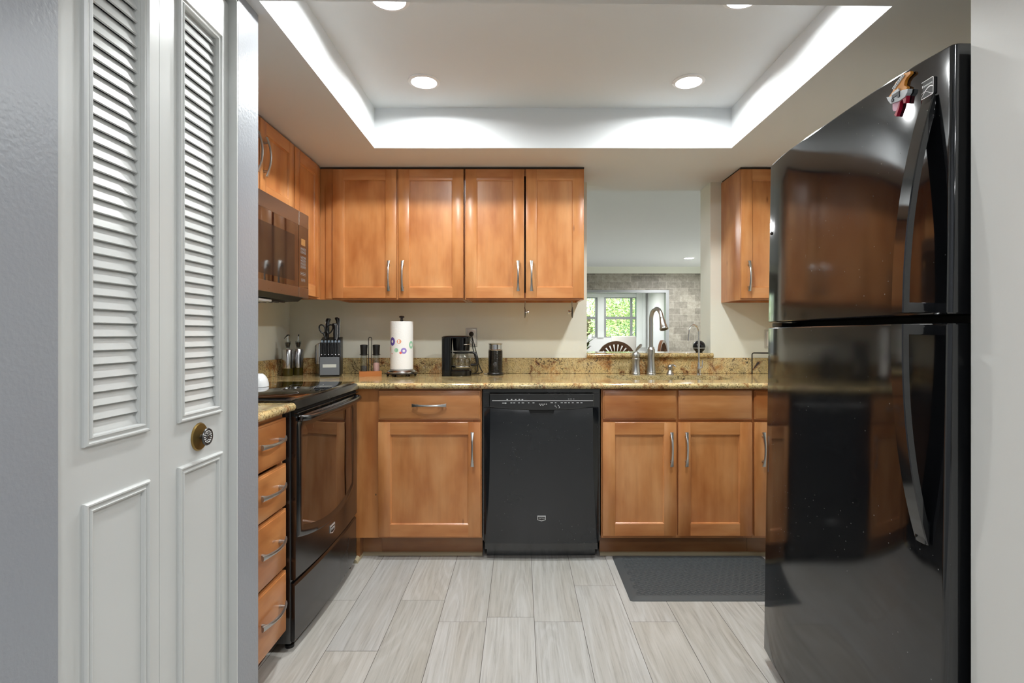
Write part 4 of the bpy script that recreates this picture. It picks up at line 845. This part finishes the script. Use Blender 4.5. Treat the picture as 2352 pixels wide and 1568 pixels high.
# rack on the right end of the counter
t = thing('wire_rack', 'dark wire countertop rack at the right end of the counter beside the refrigerator', 'rack', (1.463, 3.435, CT))
b = MB(); b.tube([(0, 0, 0), (0, 0, .122), (.003, 0, .129), (.010, 0, .132), (.09, 0, .132), (.17, 0, .132), (.177, 0, .129), (.18, 0, .122), (.18, 0, 0)], .0036, 10); b.build('back_frame', 'dryw', t, 50)
b = MB(); b.tube([(.006, 0, .131), (.09, -.055, .131), (.172, -.12, .131), (.178, -.124, .122), (.178, -.124, 0)], .0032, 10)
for k in range(4): b.tube([(.05 + k * .035, 0, .131), (.05 + k * .035, -.012 - .026 * (k + .6), .131)], .002, 6)
b.build('shelf_wires', 'dryw', t, 50)
# speaker on the ledge
t = thing('smart_speaker', 'black ball-shaped speaker with a pale band on the granite ledge', 'speaker', (1.160, 3.53, 1.0465))
b = MB(); b.lathe([(0.022, 0)] + [(.0395 * math.cos(R(a)), .0385 + .0395 * math.sin(R(a))) for a in range(-60, 91, 8)] + [(0, .078)], seg=40); b.build('ball', 'speaker', t, 60)
b = MB(); b.lathe([(.0382, .0275), (.0391, .0275), (.0397, .0312), (.0388, .0312)], seg=40); b.build('light_band', 'band', t, 60)
# floor mat
t = thing('floor_mat', 'dark grey rubber kitchen mat with raised pattern and smooth border in front of the sink', 'mat', (.872, 2.612, 0))
b = MB(); rr = lambda d, z: [(p[0], p[1], z) for p in rrect(-.392 + d, .392 - d, -.24 + d, .24 - d, .012, 4)]
b.loft([rr(0, .0), rr(0, .003), rr(.028, .0115), rr(.034, .0115), rr(.038, .0105)], cap=False); b.face(rr(.038, .0105)); 
for i in range(22):
    for j in range(12):
        x = -.345 + i * .0325 + (.016 if j % 2 else 0); y = -.195 + j * .0355
        if x > .345: continue
        for k in range(2):
            rad = .017 - .006 * k; q = lambda r_: [(x + r_ * math.cos(R(a)), y + r_ * 1.05 * math.sin(R(a)), .0120) for a in range(0, 360, 60)]
            b.loft([[(p[0], p[1], .0105) for p in q(rad)], q(rad - .0008), q(rad - .0024), [(p[0], p[1], .0105) for p in q(rad - .003)]], cap=False)
b.build('mat', 'mat', t, 30)
# ---------------------------------------------------------------- dining room beyond the pass-through
def fan_chair(label):
    t = thing('dining_chair', label, 'chair', (0, 0, 0), 0, 'carved dining chairs')
    b = MB(); n = 24; arc = [R(180 * i / n) for i in range(n + 1)]; ro, ri, cz = .178, .148, .925
    b.loft([[(ro * math.cos(a), -.016, cz + ro * math.sin(a)), (ro * math.cos(a), .016, cz + ro * math.sin(a)), (ri * math.cos(a), .012, cz + ri * math.sin(a)), (ri * math.cos(a), -.012, cz + ri * math.sin(a))] for a in arc])
    b.box(-.205, .205, -.016, .016, cz - .035, cz + .004, 0, .004); cr = b.build('crest_rail', 'chair', t, 40)
    for k in range(11):
        a = R(12 + 156 * k / 10); c_, s_ = math.cos(a), math.sin(a); p = (-s_, c_)
        b = MB(); b.loft([[(r * c_ + p[0] * w_, y, cz + r * s_ + p[1] * w_) for w_, y in ((-wd, 0), (0, -.011), (wd, 0), (0, .008))] for r, wd in ((.02, .005), (.09, .010), (.152, .013))]); b.build('carved_ray', 'chair', cr, 30)
    for sx in (-.2, .2):
        b = MB(); b.tube([(sx, 0, 0), (sx, .0, .45), (sx, .0, .925)], [.02, .02, .016], 12); b.build('rear_leg', 'chair', t, 50)
        b = MB(); b.tube([(sx, .40, 0), (sx, .40, .43)], [.016, .021], 12); b.build('front_leg', 'chair', t, 50)
    b = MB(); b.box(-.225, .225, -.01, .43, .43, .475, 0, .012); b.build('seat', 'chair', t, 40)
    b = MB()
    for k in range(5): b.box(-.14 + k * .066, -.124 + k * .066, -.006, .006, .475, .895)
    b.build('back_spindles', 'chair', t, 0)
    return t
c1 = fan_chair('brown wooden dining chair with carved fan crest, left of the gooseneck faucet'); c1.location = (.876, 4.98, 0)
c2 = fan_chair('brown wooden dining chair with carved fan crest, seen edge-on behind the faucet'); c2.location = (1.57, 6.0, 0); c2.rotation_euler.z = R(62)
t = thing('dining_table', 'dark wooden dining table beyond the pass-through, below the ledge', 'table', (.74, 5.95, 0))
b = MB(); b.box(-.5, .36, -.45, .5, .725, .755, 0, .006); b.build('tabletop', 'tablewood', t, 30)
for x, y in ((-.44, -.39), (.30, -.39), (-.44, .44), (.30, .44)):
    b = MB(); b.tube([(x, y, 0), (x, y, .725)], [.022, .03], 12); b.build('leg', 'tablewood', t, 50)
t = thing('upholstered_chair', 'pale square-backed chair beyond the carved chair, below the window', 'chair', (1.285, 6.75, 0))
b = MB(); b.box(-.15, .15, -.02, .05, .42, 1.145, 0, .015); b.build('backrest', 'cream_fabric', t, 40)
b = MB(); b.box(-.19, .19, .05, .44, .40, .48, 0, .02); b.build('seat', 'cream_fabric', t, 40)
for x, y in ((-.15, .0), (.15, .0), (-.15, .40), (.15, .40)):
    b = MB(); b.tube([(x, y, 0), (x, y, .41)], [.014, .02], 10); b.build('leg', 'tablewood', t, 50)
random.seed(12)
t = thing('potted_plant', 'leafy green potted plant at the left edge of the pass-through opening', 'plant', (.60, 5.72, .7555))
b = MB(); b.lathe([(.05, 0), (.075, .12), (.08, .13), (.07, .13), (.065, .11), (0, .11)]); b.build('pot', 'pot', t, 30)
b = MB()
def blade(b, p0, d, L, wd, m=0):
    d = Vector(d).normalized(); s_ = d.cross(Vector((0, 0, 1))); s_ = s_.normalized() if s_.length > .01 else Vector((1, 0, 0)); p0 = Vector(p0); nrm = s_.cross(d); L_, Rr = [], []
    for k in range(7):
        q = k / 6; w_ = wd * math.sin(math.pi * (.08 + .92 * q) ** .8) if k < 6 else 0; c_ = p0 + d * (L * q) + nrm * (-.25 * L * (q * q - q)); L_.append(c_ - s_ * w_); Rr.append(c_ + s_ * w_ + nrm * .002)
    b.loft([[L_[k], Rr[k]] for k in range(7)], m, closed=False, cap=False)
for k in range(9):
    a = 2 * math.pi * k / 9 + .2; base = Vector((.02 * math.cos(a), .02 * math.sin(a), .11)); lean = Vector((math.cos(a) * .45, math.sin(a) * .45, 1)); tip = base + lean * random.uniform(.2, .3)
    b.tube([base, base + lean * .12, tip], [.004, .0035, .002], 6)
    for j in range(4):
        q = base.lerp(tip, .45 + .18 * j); an = a + (1.1 if j % 2 else -1.1) * random.uniform(.4, 1); blade(b, q, (math.cos(an), math.sin(an), .7), random.uniform(.09, .13), .02)
b.build('foliage', 'leafp', t, 40, fix=False)
# ---------------------------------------------------------------- outdoors, seen through the bay windows
b = MB(); b.box(-30, 40, 11.31, 70, -.5, -.35); g = b.build('ground_lawn', 'lawn', smooth=0); struct(g)
def tree(x, y, h, r, mat, label, n, seed):
    random.seed(seed); t = thing('tree', label, 'tree', (x, y, -.35), 0, 'trees outside the bay window')
    b = MB(); b.tube([(0, 0, -.05), (.05, 0, h * .3), (0, .06, h * .6)], [.16, .12, .07], 10); b.build('trunk', 'bark', t, 50)
    b = MB(); blobs = [(random.uniform(-1, 1) * r * .75, random.uniform(-1, 1) * r * .6, random.uniform(.25, .9) * h, random.uniform(.3, .55) * r) for _ in range(14)]
    for k in range(n):
        bx, by, bz, br = random.choice(blobs); v = Vector((random.gauss(0, 1), random.gauss(0, 1), random.gauss(0, 1))).normalized() * br * random.uniform(.75, 1.05); c_ = Vector((bx, by, max(.3, bz + v.z))) + Vector((v.x, v.y, 0))
        d = Vector((random.gauss(0, 1), random.gauss(0, 1), random.gauss(0, .6))).normalized(); s_ = d.orthogonal().normalized(); L = random.uniform(.05, .11)
        b.face([c_, c_ + d * L * .5 + s_ * L * .28, c_ + d * L, c_ + d * L * .5 - s_ * L * .28])
    b.build('crown', mat, t, 0, fix=False)
tree(1.9, 15.2, 3.4, 2.2, 'leaf', 'bright green leafy tree filling the middle window', 16000, 1)
tree(5.0, 19.6, 3.6, 2.0, 'leaf', 'yellow-green tree at the right edge of the window view', 10000, 2)
tree(-.9, 20.0, 3.8, 2.4, 'leaf', 'bright green tree seen in the window pane beside the wall edge', 12000, 3)
tree(2.2, 26.4, 5.2, 3.6, 'leaf', 'tall pale green tree behind the nearer trees', 9000, 5)
tree(6.6, 39.0, 6.5, 4.2, 'leaf_shade', 'tree farthest back with shade coloured into its bluish leaves, at the top of the window view', 9000, 7)  # leaf colour darkened to carry the shadow on the far trees
t = thing('house', 'pale neighbouring house glimpsed through the right side of the window', 'house', (6.4, 30.2, -.35))
b = MB(); b.box(-1.4, 2, 0, 3, -.1, 2.1); b.build('walls', 'stucco', t, 0)
b = MB(); b.prism([(-1.7, 2.1), (2.3, 2.1), (.3, 3.0)], 'y', -.3, 3.3); b.build('roof', pm('house_roof', (120, 96, 92), .8), t, 0)
